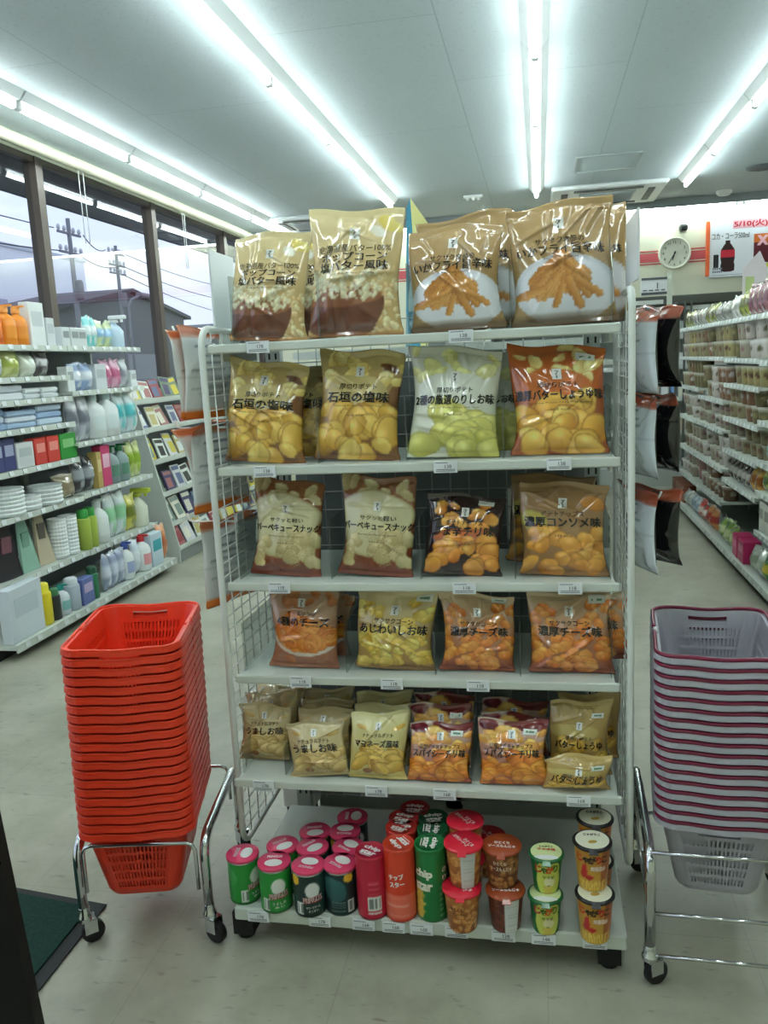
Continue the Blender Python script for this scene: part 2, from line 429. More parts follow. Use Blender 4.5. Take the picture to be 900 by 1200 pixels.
# ------------------------------------------------------------------ sky
wd = bpy.data.worlds.new('dusk_sky'); SC.world = wd; wd.use_nodes = True
nt = wd.node_tree; bg = nt.nodes['Background']
tc = nt.nodes.new('ShaderNodeTexCoord'); sx = nt.nodes.new('ShaderNodeSeparateXYZ'); nt.links.new(tc.outputs['Generated'], sx.inputs[0])
rp = nt.nodes.new('ShaderNodeValToRGB')
rp.color_ramp.elements[0].position = .0; rp.color_ramp.elements[0].color = rgba((214,216,246))
rp.color_ramp.elements[1].position = .5; rp.color_ramp.elements[1].color = rgba((186,206,240))
nt.links.new(sx.outputs[2], rp.inputs['Fac'])
mp = nt.nodes.new('ShaderNodeMapping'); mp.inputs['Scale'].default_value = (2.5,2.5,9); nt.links.new(tc.outputs['Generated'], mp.inputs['Vector'])
nz = nt.nodes.new('ShaderNodeTexNoise'); nz.inputs['Scale'].default_value = 2.0; nz.inputs['Detail'].default_value = 5; nt.links.new(mp.outputs[0], nz.inputs['Vector'])
r2 = nt.nodes.new('ShaderNodeValToRGB'); r2.color_ramp.elements[0].position = .42; r2.color_ramp.elements[1].position = .64
nt.links.new(nz.outputs['Fac'], r2.inputs['Fac'])
mx = nt.nodes.new('ShaderNodeMix'); mx.data_type = 'RGBA'; mx.inputs[7].default_value = rgba((236,240,252))
nt.links.new(r2.outputs['Color'], mx.inputs[0]); nt.links.new(rp.outputs['Color'], mx.inputs[6]); nt.links.new(mx.outputs[2], bg.inputs['Color'])
bg.inputs['Strength'].default_value = SKY

# ------------------------------------------------------------------ fluorescent rows
tube_m = M('lit_fluorescent_tube', (255,255,255), .4, emit=(236,252,250), es=TUBE)
house_m = M('lamp_housing', (214,218,220), .4); sock_m = M('lamp_socket', (232,234,234), .4)
proto = empty('fluorescent_light', (0,0,ZC))
hm = MB(); L = 1.205
zb = -.045
hm.add([(-.068,-L/2,0),(.068,-L/2,0),(.068,L/2,0),(-.068,L/2,0),(-.03,-L/2,zb),(.03,-L/2,zb),(.03,L/2,zb),(-.03,L/2,zb)],
       [(0,1,2,3),(7,6,5,4),(0,4,5,1),(1,5,6,2),(2,6,7,3),(3,7,4,0)])
hm.build('housing', house_m, proto)
tm = MB(); tm.tube([(0,-L/2+.03,-.073),(0,L/2-.03,-.073)], .016, 12); tm.build('tube', tube_m, proto)
for s in (-1,1):
    sm = MB(); sm.box((0,s*(L/2-.014),-.066),(.036,.026,.05),bev=.006); sm.build('socket', sock_m, proto)
first = True
rows = [(-2.675,4.247,1.22,'window row'),(-1.315,4.331,1.205,'second row from windows'),
        (.007,4.386,1.21,'middle row'),(1.305,5.662,1.22,'right aisle row')]
for (x, yj, st_, nm) in rows:
    k0 = math.ceil((LAMP0-yj)/st_); k1 = math.floor((YB-.26-yj)/st_)
    for i, k in enumerate(range(k0, k1)):
        o = proto if first else copy_tree(proto); first = False
        o.location = (x, yj+st_*(k+.5), ZC)
        n = k1-k0
        tag(o, 'ceiling tube lamp, %s from far end of the %s' % (ORD[n-1-i], nm), 'ceiling light', 'fluorescent lights')

for i in range(6):
    o = copy_tree(proto); o.location = (-2.35+1.25*i, YB-.12, ZC); o.rotation_euler[2] = PI/2
    tag(o, 'tube lamp hidden behind the back wall cornice, %s from the window side' % ORD[i], 'ceiling light', 'fluorescent lights')
# ------------------------------------------------------------------ things on ceiling and back wall
def ac(x0,x1,y0,y1,label):
    a = empty('ceiling_air_conditioner', ((x0+x1)/2,(y0+y1)/2,ZC)); w, d = x1-x0, y1-y0
    tag(a, label, 'air conditioner')
    m_ = MB(); m_.box((0,0,-.02),(w,d,.04),bev=.012); m_.build('panel', M('ac_white',(214,218,218),.45), a)
    m_ = MB(); m_.box((0,0,-.046),(w*.5,d*.5,.016),bev=.006)
    for k in range(9): m_.box((0,-d*.22+k*d*.055,-.056),(w*.46,.008,.008))
    m_.build('intake_grille', M('ac_grille',(170,176,178),.5), a)
    for (cx,cy,sx_,sy_) in ((0,-d*.38,w*.6,.06),(0,d*.38,w*.6,.06),(-w*.38,0,.06,d*.6),(w*.38,0,.06,d*.6)):
        m_ = MB(); m_.box((cx,cy,-.042),(sx_,sy_,.012)); m_.build('air_outlet', M('ac_dark',(62,66,68),.6), a)
ac(.14,1.16,8.03,9.0,'white ceiling air conditioner with dark outlets beyond the middle lamp row')
ac(-2.62,-2.05,8.35,9.1,'small white ceiling air conditioner at far left near the window row')
hatch = empty('ceiling_hatch',(.56,7.2,ZC)); tag(hatch,'square ceiling inspection hatch nearer than the air conditioner','hatch')
m_ = MB()
for (cx,cy,sx_,sy_) in ((0,-.27,.5,.02),(0,.27,.5,.02),(-.24,0,.02,.52),(.24,0,.02,.52)): m_.box((cx,cy,-.006),(sx_,sy_,.012))
m_.build('frame', M('hatch_frame',(160,168,170),.5), hatch)
m_ = MB(); m_.box((0,0,-.003),(.46,.52,.006)); m_.build('panel', M('hatch_panel',(186,196,200),.7), hatch)
m_ = MB(); m_.lathe([(.13,0),(.13,-.012),(.10,-.02),(.06,-.012),(.0,-.012)],28,(1.9,7.93,ZC),cap=False)
tag(m_.build('ceiling_speaker', M('speaker_grey',(84,90,94),.5)), 'dark round ceiling speaker right of the right lamp row','ceiling speaker')
m_ = MB(); m_.lathe([(.075,0),(.075,-.02),(.05,-.045),(.0,-.05)],28,(1.80,8.95,ZC),cap=False)
tag(m_.build('smoke_detector', M('detector_white',(236,238,236),.4)), 'white round smoke detector on the ceiling above the drink poster','smoke detector')
m_ = MB(); m_.box((-.57,8.1,ZC-.012),(.18,.06,.024),bev=.006)
for k in (-1,0,1): m_.lathe([(.018,0),(.012,-.02),(0,-.022)],10,(-.57+k*.05,8.1,ZC-.024),cap=False)
tag(m_.build('ceiling_sensor', M('sensor_white',(238,240,238),.4)), 'small white sensor bar on the ceiling over the popcorn bags','sensor')

ck = empty('wall_clock',(1.412,YB-.002,2.331)); tag(ck,'round cream wall clock on the red stripe of the back wall','clock')
def disc(r0,r1,y0,y1,n=40):
    return [(r0*math.cos(2*PI*k/n), y0, r0*math.sin(2*PI*k/n)) for k in range(n)]
def ring_mesh(prof, n=40):
    m_ = MB(); vs = []; fs = []
    for (r,y) in prof: vs += [(r*math.cos(2*PI*k/n), y, r*math.sin(2*PI*k/n)) for k in range(n)]
    for i in range(len(prof)-1):
        for k in range(n): fs.append((i*n+k, i*n+(k+1)%n, (i+1)*n+(k+1)%n, (i+1)*n+k))
    m_.add(vs, fs, 0, True); return m_
ring_mesh([(.160,0),(.166,-.02),(.160,-.045),(.146,-.048),(.138,-.034)]).build('clock_rim', M('clock_rim',(226,226,208),.35), ck)
ring_mesh([(.139,-.03),(.0,-.03)]).build('clock_face', M('clock_face',(232,232,214),.5), ck)
ink = M('black_ink',(30,28,28),.5)
m_ = MB()
for h in range(1,13):
    a = PI/2-h*PI/6; text_on(m_, str(h), (.112*math.cos(a),-.031,.112*math.sin(a)), (1,0,0),(0,0,1), height=.026)
m_.build('numerals', M('clock_numerals',(70,70,66),.5), ck)
for (nm,L_,w_,ang) in (('hour_hand',.075,.013,PI/2-2*PI*(6+35/60)/12),('minute_hand',.112,.009,PI/2-2*PI*35/60)):
    m_ = MB(); c_, s_ = math.cos(ang), math.sin(ang); y = -.034 if nm[0]=='h' else -.037
    P = lambda a,b,yy: (a*c_-b*s_, yy, a*s_+b*c_)
    vs = [P(-.02,-w_/2,y),P(L_,-w_/3,y),P(L_,w_/3,y),P(-.02,w_/2,y)]; vs += [(v[0],v[1]-.002,v[2]) for v in vs]
    m_.add(vs, [(0,1,2,3),(7,6,5,4),(0,4,5,1),(1,5,6,2),(2,6,7,3),(3,7,4,0)]); m_.build(nm, ink, ck)
m_ = MB(); m_.add([(v[0],v[1],v[2]) for v in disc(.01,0,-.041,0,16)],[tuple(range(15,-1,-1))]); m_.build('hand_hub', ink, ck)
ring_mesh([(.138,-.044),(.0,-.046)]).build('clock_glass', clear_mat('clock_glass',(250,250,250),.02), ck)

sc_ = empty('security_camera',(1.49,YB,2.60)); tag(sc_,'small white security camera with dark lens above the clock','security camera')
m_ = MB(); m_.box((0,-.02,.03),(.07,.04,.05),bev=.01); m_.build('bracket', M('camera_white',(236,238,236),.4), sc_)
m_ = MB(); m_.box((0,-.06,-.03),(.075,.11,.06),bev=.012); m_.build('camera_body', M('camera_dark',(58,60,62),.4), sc_)

# drink poster board on the back wall
PX0, PX1, PZ0, PZ1 = 1.755, 3.0, 2.055, 2.70
po = empty('promotion_board',((PX0+PX1)/2,YB-.009,(PZ0+PZ1)/2)); tag(po,'wide white drink promotion board with bottle picture on the back wall','poster')
pw, ph = PX1-PX0, PZ1-PZ0
m_ = MB(); m_.box((0,-.02,0),(pw,.04,ph),bev=.006); m_.build('board', M('board_white',(240,242,248),.4), po)
m_ = MB(); m_.box((-pw/2-.018,-.024,-.03),(.034,.048,ph-.10),bev=.006); m_.build('side_strip', M('orange_strip',(240,110,60),.5), po)
red = M('print_red',(204,40,60),.5); pink = M('print_pink',(246,190,200),.5); blk = M('print_black',(36,32,38),.5); yel = M('print_yellow',(226,222,40),.5)
drk = M('print_maroon',(96,30,40),.5); org = M('print_orange',(226,120,50),.5); blu = M('print_navy',(52,62,104),.5); greyp = M('print_grey',(130,134,150),.5)
cola = M('print_cola',(58,30,32),.5)
pm = MB(); mats = [red,pink,blk,yel,drk,org,blu,greyp,cola]
def rect(x0,x1,z0,z1,mi,y=-.0412): pm.add([(x0,y,z0),(x1,y,z0),(x1,y,z1),(x0,y,z1)],[(0,1,2,3)],mi)
xl = -pw/2
rect(xl+.22,xl+pw-.02,.15,.235,1,-.0410)
text_on(pm,'5/10(火)~5/',(xl+.46,-.0418,.19),(1,0,0),(0,0,1),width=.46,height=.075,mi=0,weight=.03)
text_on(pm,'コカ・コーラ500ml',(xl+.20,-.0418,.085),(1,0,0),(0,0,1),width=.36,height=.062,mi=2)
def bottle(cx,z0,h):
    pr=[(.03,0),(.062,.03),(.066,.2),(.058,.3),(.066,.42),(.066,.62),(.06,.72),(.03,.88),(.022,.9),(.022,1)]
    pts=[(cx+r_*1.05,-.0414,z0+t_*h) for r_,t_ in pr]+[(cx-r_*1.05,-.0414,z0+t_*h) for r_,t_ in reversed(pr)]
    n=len(pr)
    pm.add(pts,[(i,i+1,2*n-2-i,2*n-1-i) for i in range(n-1)],8)
    pm.add([(cx-.068,-.0418,z0+.46*h),(cx+.068,-.0418,z0+.46*h),(cx+.068,-.0418,z0+.70*h),(cx-.068,-.0418,z0+.70*h)],[(0,1,2,3)],0)
bottle(xl+.175,-.27,.31)
text_on(pm,'1',(xl+.062,-.0418,-.16),(1,0,0),(0,0,1),height=.13,width=.05,mi=2,weight=.05)
for k in range(2):
    for j in range(5): rect(xl+.03+j*.02,xl+.044+j*.02,-.275+k*.03,-.256+k*.03,7,-.0418)
rect(xl+.425,xl+.60,-.20,.085,4); rect(xl+.425,xl+.60,.0,.085,5,-.0416); rect(xl+.615,xl+.78,-.20,.085,6); rect(xl+.602,xl+.613,-.12,.085,3)
text_on(pm,'X',(xl+.51,-.0424,.02),(1,0,0),(0,0,1),height=.10,mi=1,weight=.05)
rect(xl+.42,xl+pw-.02,-.25,-.21,3,-.0416); rect(xl+.60,xl+pw-.1,.10,.118,7,-.0416)
rect(xl+.02,xl+pw-.02,-.302,-.298,7)
pm.build('print', mats, po)

# refrigerated case along the back wall and its stock
rc = empty('refrigerated_case',(1.2,YB-.42,0)); tag(rc,'open refrigerated case with dark canopy along the back wall','refrigerated case')
m_ = MB(); m_.box((0,.37,.93),(3.4,.06,1.86)); m_.box((0,0,.09),(3.4,.78,.18)); m_.build('case_body', M('case_grey',(176,182,178),.5), rc)
m_ = MB(); m_.box((0,.02,1.815),(3.4,.76,.09),bev=.01); m_.build('canopy', M('canopy_dark',(74,76,70),.5), rc)
m_ = MB(); m_.box((0,-.30,1.74),(3.3,.03,.04)); m_.build('canopy_lamp', M('case_strip',(220,226,222),.4), rc)
for z in (.5,.84,1.16,1.46):
    m_ = MB(); m_.box((0,.12,z),(3.3,.46,.02)); m_.box((0,-.115,z+.012),(3.3,.012,.045)); m_.build('shelf', M('case_shelf',(206,212,210),.4), rc)
for x in (-1.68,1.68):
    m_ = MB(); m_.box((x,0,.93),(.04,.78,1.86)); m_.build('end_panel', M('case_end',(190,196,192),.4), rc)
for x in (.12,.20,.26):
    m_ = MB(); m_.box((x,-.36,1.0),(.02,.02,1.6)); m_.build('door_bar', M('case_bar',(98,102,98),.4,.5), rc)
cols = [(228,232,232),(120,160,214),(226,226,206),(200,214,210),(210,190,170)]
cn = ['white','blue','cream','pale grey','beige']
rg = random.Random(11)
for zi, z in enumerate((1.47,1.17,.85,.51)):
    for k in range(8):
        j = (k+zi*2) % 5
        m_ = MB(); x = 1.2-.02+k*.085; h = rg.uniform(.12,.2)
        if k % 2: m_.box((x,YB-.46,z+h/2),(.07,.09,h),bev=.008)
        else: m_.lathe([(.03,0),(.034,.01),(.034,h*.65),(.016,h*.85),(.016,h)],12,(x,YB-.46,z))
        o = m_.build('carton' if k % 2 else 'drink_bottle', M('chilled_%d' % j, cols[j], .4))
        tag(o, '%s %s, %s from left on %s shelf of the far refrigerated case' % (cn[j], 'carton' if k%2 else 'bottle', ORD[k], ORD[zi]), 'carton' if k%2 else 'bottle', 'chilled goods at the back')

# dark leaning board at the lower left edge
p0, p1 = at(40,1196,Y=1.2), at(-6,978,Y=1.2)
sl_ = (p1[0]-p0[0])/(p1[2]-p0[2])
m_ = MB(); z0, z1 = 0.0, 1.15
xa = p0[0]+(0-p0[2])*sl_; xb = p0[0]+(z1-p0[2])*sl_
m_.add([(xa-.30,1.2,0),(xa,1.2,0),(xa,1.225,0),(xa-.30,1.225,0),(xb-.30,1.2,z1),(xb,1.2,z1),(xb,1.225,z1),(xb-.30,1.225,z1)],
       [(0,3,2,1),(4,5,6,7),(0,1,5,4),(1,2,6,5),(2,3,7,6),(3,0,4,7)])
tag(m_.build('standing_board', M('board_black',(15,9,10),.6)), 'dark standing board cut off by the lower left corner, on the mat', 'board')
# entrance mat
mt = empty('entrance_mat',(-1.12,1.1,0)); tag(mt,'dark green entrance mat with black rubber edge beside the red basket cart','mat')
q = [at(15,1038,Z=0),at(125,1062,Z=0),at(45,1168,Z=0)]
bx, by = q[1][0]+1.12, q[1][1]-1.1
m_ = MB(); m_.add([(bx-1.5,by-1.6,.002),(bx,by-1.6,.002),(bx,by,.002),(bx-1.5,by+.20,.002),(bx-1.5,by-1.6,.006),(bx,by-1.6,.006),(bx,by,.006),(bx-1.5,by+.20,.006)],
   [(0,3,2,1),(4,5,6,7),(0,1,5,4),(1,2,6,5),(2,3,7,6),(3,0,4,7)]); m_.build('rubber_edge', M('mat_rubber',(24,26,26),.6), mt)
m_ = MB(); bx2, by2 = bx-.035, by-.02
m_.add([(bx-1.45,by-1.55,.006),(bx2,by-1.55,.006),(bx2,by2,.006),(bx-1.45,by+.175,.006),(bx-1.45,by-1.55,.011),(bx2,by-1.55,.011),(bx2,by2,.011),(bx-1.45,by+.175,.011)],
   [(0,3,2,1),(4,5,6,7),(0,1,5,4),(1,2,6,5),(2,3,7,6),(3,0,4,7)]); m_.build('mat_pile', M('mat_green',(9,42,34),.95,noise=(160,(18,60,48),.35,.7)), mt)
# ================================================================== PRINTED SNACK BAGS
def mixc(a, b, t): return np.asarray(a, float)*(1-t)+np.asarray(b, float)*t
class Art:
    def __init__(s, w=120, h=150, top=(200,190,150), bot=None):
        s.W, s.H = w, h
        bot = top if bot is None else bot
        t = np.linspace(0,1,h)[:,None,None]
        s.im = np.asarray(top,float)*(1-t)+np.asarray(bot,float)*t+np.zeros((h,w,3))
        s.yy, s.xx = np.mgrid[0:h,0:w].astype(float)
    def _box(s, cx, cy, R):
        x0, x1 = max(0,int(cx-R-1)), min(s.W,int(cx+R+2)); y0, y1 = max(0,int(cy-R-1)), min(s.H,int(cy+R+2))
        return x0, x1, y0, y1
    def blob(s, x, y, rx, ry, ang, c1, c2, edge=None, jit=.12, rng=random, hl=0.0, ew=.82):
        """irregular printed morsel; x,y 0..1 (y down), radii in units of width"""
        cx, cy, a, b = x*s.W, y*s.H, rx*s.W, ry*s.W
        x0, x1, y0, y1 = s._box(cx, cy, max(a,b)*1.35)
        if x1 <= x0 or y1 <= y0: return
        X = s.xx[y0:y1,x0:x1]-cx; Y = s.yy[y0:y1,x0:x1]-cy
        ca, sa = math.cos(ang), math.sin(ang)
        U = (X*ca+Y*sa)/a; V = (-X*sa+Y*ca)/b
        th = np.arctan2(V, U); rr = np.sqrt(U*U+V*V)
        k = 1+jit*(np.sin(2*th+rng.uniform(0,6))*.5+np.sin(3*th+rng.uniform(0,6))*.5+np.sin(5*th+rng.uniform(0,6))*.3)
        r = rr/k
        m = np.clip((1-r)*max(2.,min(a,b))*.8, 0, 1)[...,None]
        g = np.clip(.5+.5*(U*math.cos(rng.uniform(0,6))+V*.8), 0, 1)[...,None]
        c = mixc(c1, c2, g)
        if edge is not None:
            e = np.clip((r-ew)/(1-ew), 0, 1)[...,None]
            c = c*(1-e*.8)+np.asarray(edge,float)*e*.8
        if hl: c = c+hl*np.exp(-((U+.3)**2+(V+.35)**2)/.12)[...,None]
        s.im[y0:y1,x0:x1] = s.im[y0:y1,x0:x1]*(1-m)+c*m
    def band(s, y0, y1, c, soft=.03):
        t = s.yy[:,:,None]/s.H
        m = np.clip((t-y0)/soft+.5,0,1)*np.clip((y1-t)/soft+.5,0,1)
        s.im = s.im*(1-m)+np.asarray(c,float)*m
    def ellipse(s, x, y, rx, ry, c, half=None, soft=1.2):
        U = (s.xx-x*s.W)/(rx*s.W); V = (s.yy-y*s.H)/(ry*s.W)
        m = np.clip((1-np.sqrt(U*U+V*V))*min(rx,ry)*s.W/soft,0,1)
        if half == 'low': m = m*(V > 0)
        if half == 'up': m = m*(V < 0)
        m = m[...,None]; s.im = s.im*(1-m)+np.asarray(c,float)*m
    def stick(s, x, y, L, w, ang, c1, c2, edge):
        cx, cy, l, ww = x*s.W, y*s.H, L*s.W/2, w*s.W/2
        x0, x1, y0, y1 = s._box(cx, cy, l+ww)
        if x1 <= x0 or y1 <= y0: return
        X = s.xx[y0:y1,x0:x1]-cx; Y = s.yy[y0:y1,x0:x1]-cy
        U = X*math.cos(ang)+Y*math.sin(ang); V = -X*math.sin(ang)+Y*math.cos(ang)
        d = np.maximum(np.abs(U)-l,0); r = np.sqrt(d*d+V*V)/ww
        r = r*(1+.12*np.sin(U*.9+x*40))
        m = np.clip((1-r)*ww,0,1)[...,None]
        t = np.clip(.5+V/ww*.5,0,1)[...,None]; c = mixc(c1,c2,t)
        e = np.clip((r-.72)/.28,0,1)[...,None]; c = c*(1-e*.7)+np.asarray(edge,float)*e*.7
        s.im[y0:y1,x0:x1] = s.im[y0:y1,x0:x1]*(1-m)+c*m
    def ring(s, x, y, r, ang, asp, c1, c2, edge):
        cx, cy, a = x*s.W, y*s.H, r*s.W
        x0, x1, y0, y1 = s._box(cx, cy, a*1.1)
        if x1 <= x0 or y1 <= y0: return
        X = s.xx[y0:y1,x0:x1]-cx; Y = s.yy[y0:y1,x0:x1]-cy
        U = (X*math.cos(ang)+Y*math.sin(ang))/a; V = (-X*math.sin(ang)+Y*math.cos(ang))/(a*asp)
        q = np.abs(np.sqrt(U*U+V*V)-.66)/.34
        m = np.clip((1-q)*a*.34,0,1)[...,None]; t = np.clip(.5+.5*V,0,1)[...,None]
        c = mixc(c1,c2,t); e = np.clip((q-.6)/.4,0,1)[...,None]; c = c*(1-e*.6)+np.asarray(edge,float)*e*.6
        s.im[y0:y1,x0:x1] = s.im[y0:y1,x0:x1]*(1-m)+c*m
    def get(s): return np.clip(s.im,0,255)

def pile(a, rng, n, x0, x1, y0, y1, r0, r1, c1, c2, edge, asp=(.55,.95), hl=18, jit=.1):
    for k in range(n):
        t = k/max(1,n-1)
        y = y0+(y1-y0)*t+rng.uniform(-.03,.03); x = rng.uniform(x0,x1)
        r = rng.uniform(r0,r1); q = rng.uniform(0,1)
        a.blob(x,y,r,r*rng.uniform(*asp),rng.uniform(-1.2,1.2),np.minimum(mixc(c1,c2,q*.5)*1.10,252),mixc(c1,c2,.5+q*.7)*.94,edge,jit,rng,hl*1.5)

K = (26,20,16)
def art_popcorn(rng):
    a = Art(top=(224,206,158),bot=(206,168,110))
    pile(a,rng,60,.62,1.0,.58,.97,.03,.055,(244,228,186),(206,168,110),(140,98,54))
    a.ellipse(.36,.70,.50,.42,(112,62,40),'low'); a.ellipse(.36,.70,.50,.10,(150,92,60))
    pile(a,rng,150,.0,.80,.50,.71,.024,.046,(244,238,214),(206,188,140),(150,122,78),hl=16)
    a.blob(.86,.14,.14,.07,.5,(240,224,140),(222,196,96),None,.08,rng); a.blob(.74,.20,.10,.055,.6,(250,248,236),(230,222,200),None,.05,rng)
    a.band(.975,1.1,(170,112,66)); return a
def art_squid(rng):
    a = Art(top=(188,156,108),bot=(160,126,78))
    a.ellipse(.52,.72,.52,.34,(214,214,220)); a.ellipse(.52,.72,.47,.30,(224,224,230)); a.band(.93,1.1,(104,78,52),.08)
    for k in range(40):
        t = k/39; an = rng.uniform(-1.25,1.25); q = .04+.20*t*rng.uniform(.5,1.2)
        a.stick(.5+math.sin(an)*(q+.06)*1.25,.50+.24*t+math.cos(an)*.02,rng.uniform(.18,.27),rng.uniform(.075,.10),PI/2-an+rng.uniform(-.35,.35),(226,168,92),(186,118,50),(130,76,32))
    return a
def thick(rng, top, bot, c1, c2, edge, dark=None, topchips=True, c3=None):
    a = Art(top=top,bot=bot)
    if dark is not None:
        a.blob(.98,.50,.12,.34,.1,dark,mixc(dark,(200,160,90),.3),None,.25,rng); a.blob(.86,.16,.14,.05,.2,dark,dark,None,.2,rng)
    if topchips: pile(a,rng,16,.0,1.0,.06,.34,.07,.13,c3 or mixc(c1,(240,236,210),.45),c1,edge,(.4,.8),14)
    a.blob(.47,.40,.40,.22,0,mixc(top,(255,255,255),.06),top,None,.06,rng)
    pile(a,rng,22,.05,.95,.55,.94,.13,.22,c1,c2,edge,(.6,.92),26); return a
def art_stone(rng): return thick(rng,(208,186,122),(126,76,34),(240,206,112),(206,148,44),(140,86,30),(112,66,34))
def art_nori(rng): return thick(rng,(226,228,214),(226,226,206),(232,226,146),(190,184,78),(150,150,80))
def art_butter(rng): return thick(rng,(206,108,44),(160,74,30),(248,206,110),(222,148,42),(140,72,22),(176,76,30))
def art_bbq(rng):
    a = Art(top=(150,98,58),bot=(132,62,36))
    pile(a,rng,10,.0,1.0,.04,.16,.08,.14,(216,204,160),(190,168,118),(140,100,60),(.4,.7),10)
    a.blob(.44,.46,.58,.40,0,(226,218,180),(206,196,148),(160,130,80),.14,rng,0,.9)
    pile(a,rng,20,.0,.95,.58,.82,.08,.14,(222,212,168),(192,172,116),(150,120,72),(.6,1),10,.2)
    for k in range(9):
        cx, cy = rng.uniform(.1,.9), rng.uniform(.6,.85)
        for j in range(-2,3):
            a.stick(cx+j*.035,cy,.12,.012,1.0,(186,164,108),(186,164,108),(160,130,80)); a.stick(cx,cy+j*.03,.12,.012,-.5,(186,164,108),(186,164,108),(160,130,80))
    a.band(.92,1.1,(128,52,34),.05); return a
def art_chili(rng):
    a = Art(top=(46,22,24),bot=(48,22,22))
    pile(a,rng,14,.12,.85,.14,.45,.08,.14,(236,180,90),(216,130,48),(150,76,26),(.5,.9),16)
    a.blob(.52,.53,.40,.16,0,(206,108,52),(190,90,44),None,.15,rng)
    pile(a,rng,22,.1,.9,.56,.9,.10,.16,(238,172,76),(220,128,40),(150,76,24),(.6,.95),18); return a
def art_conso(rng):
    a = Art(top=(172,136,92),bot=(150,106,62))
    a.blob(.16,.42,.16,.16,0,(206,190,96),(186,166,80),(150,130,60),.1,rng); a.blob(.85,.22,.16,.1,.4,(226,160,76),(206,130,50),(150,90,40),.1,rng)
    pile(a,rng,28,.0,1.0,.5,.93,.10,.17,(230,176,84),(206,130,40),(146,84,28),(.6,.95),20); return a
def art_ring(rng):
    a = Art(top=(206,176,146),bot=(160,92,64))
    pile(a,rng,8,.1,.95,.06,.2,.08,.12,(206,140,90),(186,112,66),(150,90,56),(.5,.8),6)
    a.ellipse(.52,.60,.50,.30,(224,204,190)); a.ellipse(.52,.57,.47,.28,(216,150,90))
    for k in range(30): a.ring(rng.uniform(.12,.92),.42+.28*k/29+rng.uniform(-.03,.03),rng.uniform(.13,.17),rng.uniform(0,3),rng.uniform(.6,1),(250,172,84),(214,112,40),(140,62,24))
    a.blob(.3,.88,.1,.06,.4,(206,120,66),(180,96,50),None,.1,rng); return a
def puffs(top, bot, c1, c2, edge, low):
    def f(rng):
        a = Art(top=top,bot=bot)
        pile(a,rng,8,.0,.3,.2,.36,.07,.10,c1,c2,edge); pile(a,rng,10,.66,1.0,.14,.42,.07,.11,c1,c2,edge)
        a.band(.9,1.1,low,.08)
        pile(a,rng,44,.03,.97,.50,.92,.075,.115,c1,c2,edge,(.65,1),18,.12); return a
    return f
art_corn = puffs((228,216,168),(176,126,60),(244,220,124),(214,170,62),(140,96,36),(150,110,60))
art_cheese = puffs((222,200,162),(166,76,38),(250,170,84),(222,112,34),(140,58,18),(140,62,36))
def wedges(top, bot, c1, c2):
    def f(rng):
        a = Art(top=top,bot=bot)
        a.blob(.2,.2,.1,.05,.3,c1,c2,(160,120,60),.1,rng); a.blob(.85,.22,.12,.05,-.4,c1,c2,(160,120,60),.1,rng)
        for k in range(16):
            a.blob(rng.uniform(.12,.9),.53+.37*k/19,rng.uniform(.16,.24),rng.uniform(.09,.14),rng.uniform(-.8,.8),np.minimum(np.array(c1)*1.08,252),np.array(c2)*.93,(130,86,40),.08,rng,26)
        a.blob(.35,.86,.09,.06,0,(160,110,66),(140,92,50),None,.1,rng); return a
    return f
art_salt = wedges((212,196,152),(196,168,112),(222,196,132),(192,150,80))
art_mayo = wedges((220,212,158),(206,180,100),(230,196,104),(206,152,52))
def art_spicy(rng):
    a = Art(top=(214,190,176),bot=(160,66,36))
    a.blob(.8,.06,.45,.14,0,(126,48,46),(120,44,44),None,.1,rng); a.blob(.16,.1,.16,.1,.3,(120,30,44),(96,22,36),None,.12,rng,40)
    pile(a,rng,22,.0,1.0,.16,.52,.10,.16,(244,196,104),(214,130,50),(150,76,30),(.5,.8),16)
    pile(a,rng,30,.02,.98,.56,.95,.12,.19,(248,164,62),(214,108,30),(150,62,20),(.5,.9),18); return a
def art_shoyu(rng):
    a = Art(top=(196,168,104),bot=(170,130,62))
    a.blob(.4,.42,.45,.14,0,(206,182,110),(196,170,100),None,.1,rng)
    pile(a,rng,24,.05,.95,.55,.95,.10,.15,(222,186,84),(196,142,44),(140,92,30),(.5,.9),16); return a

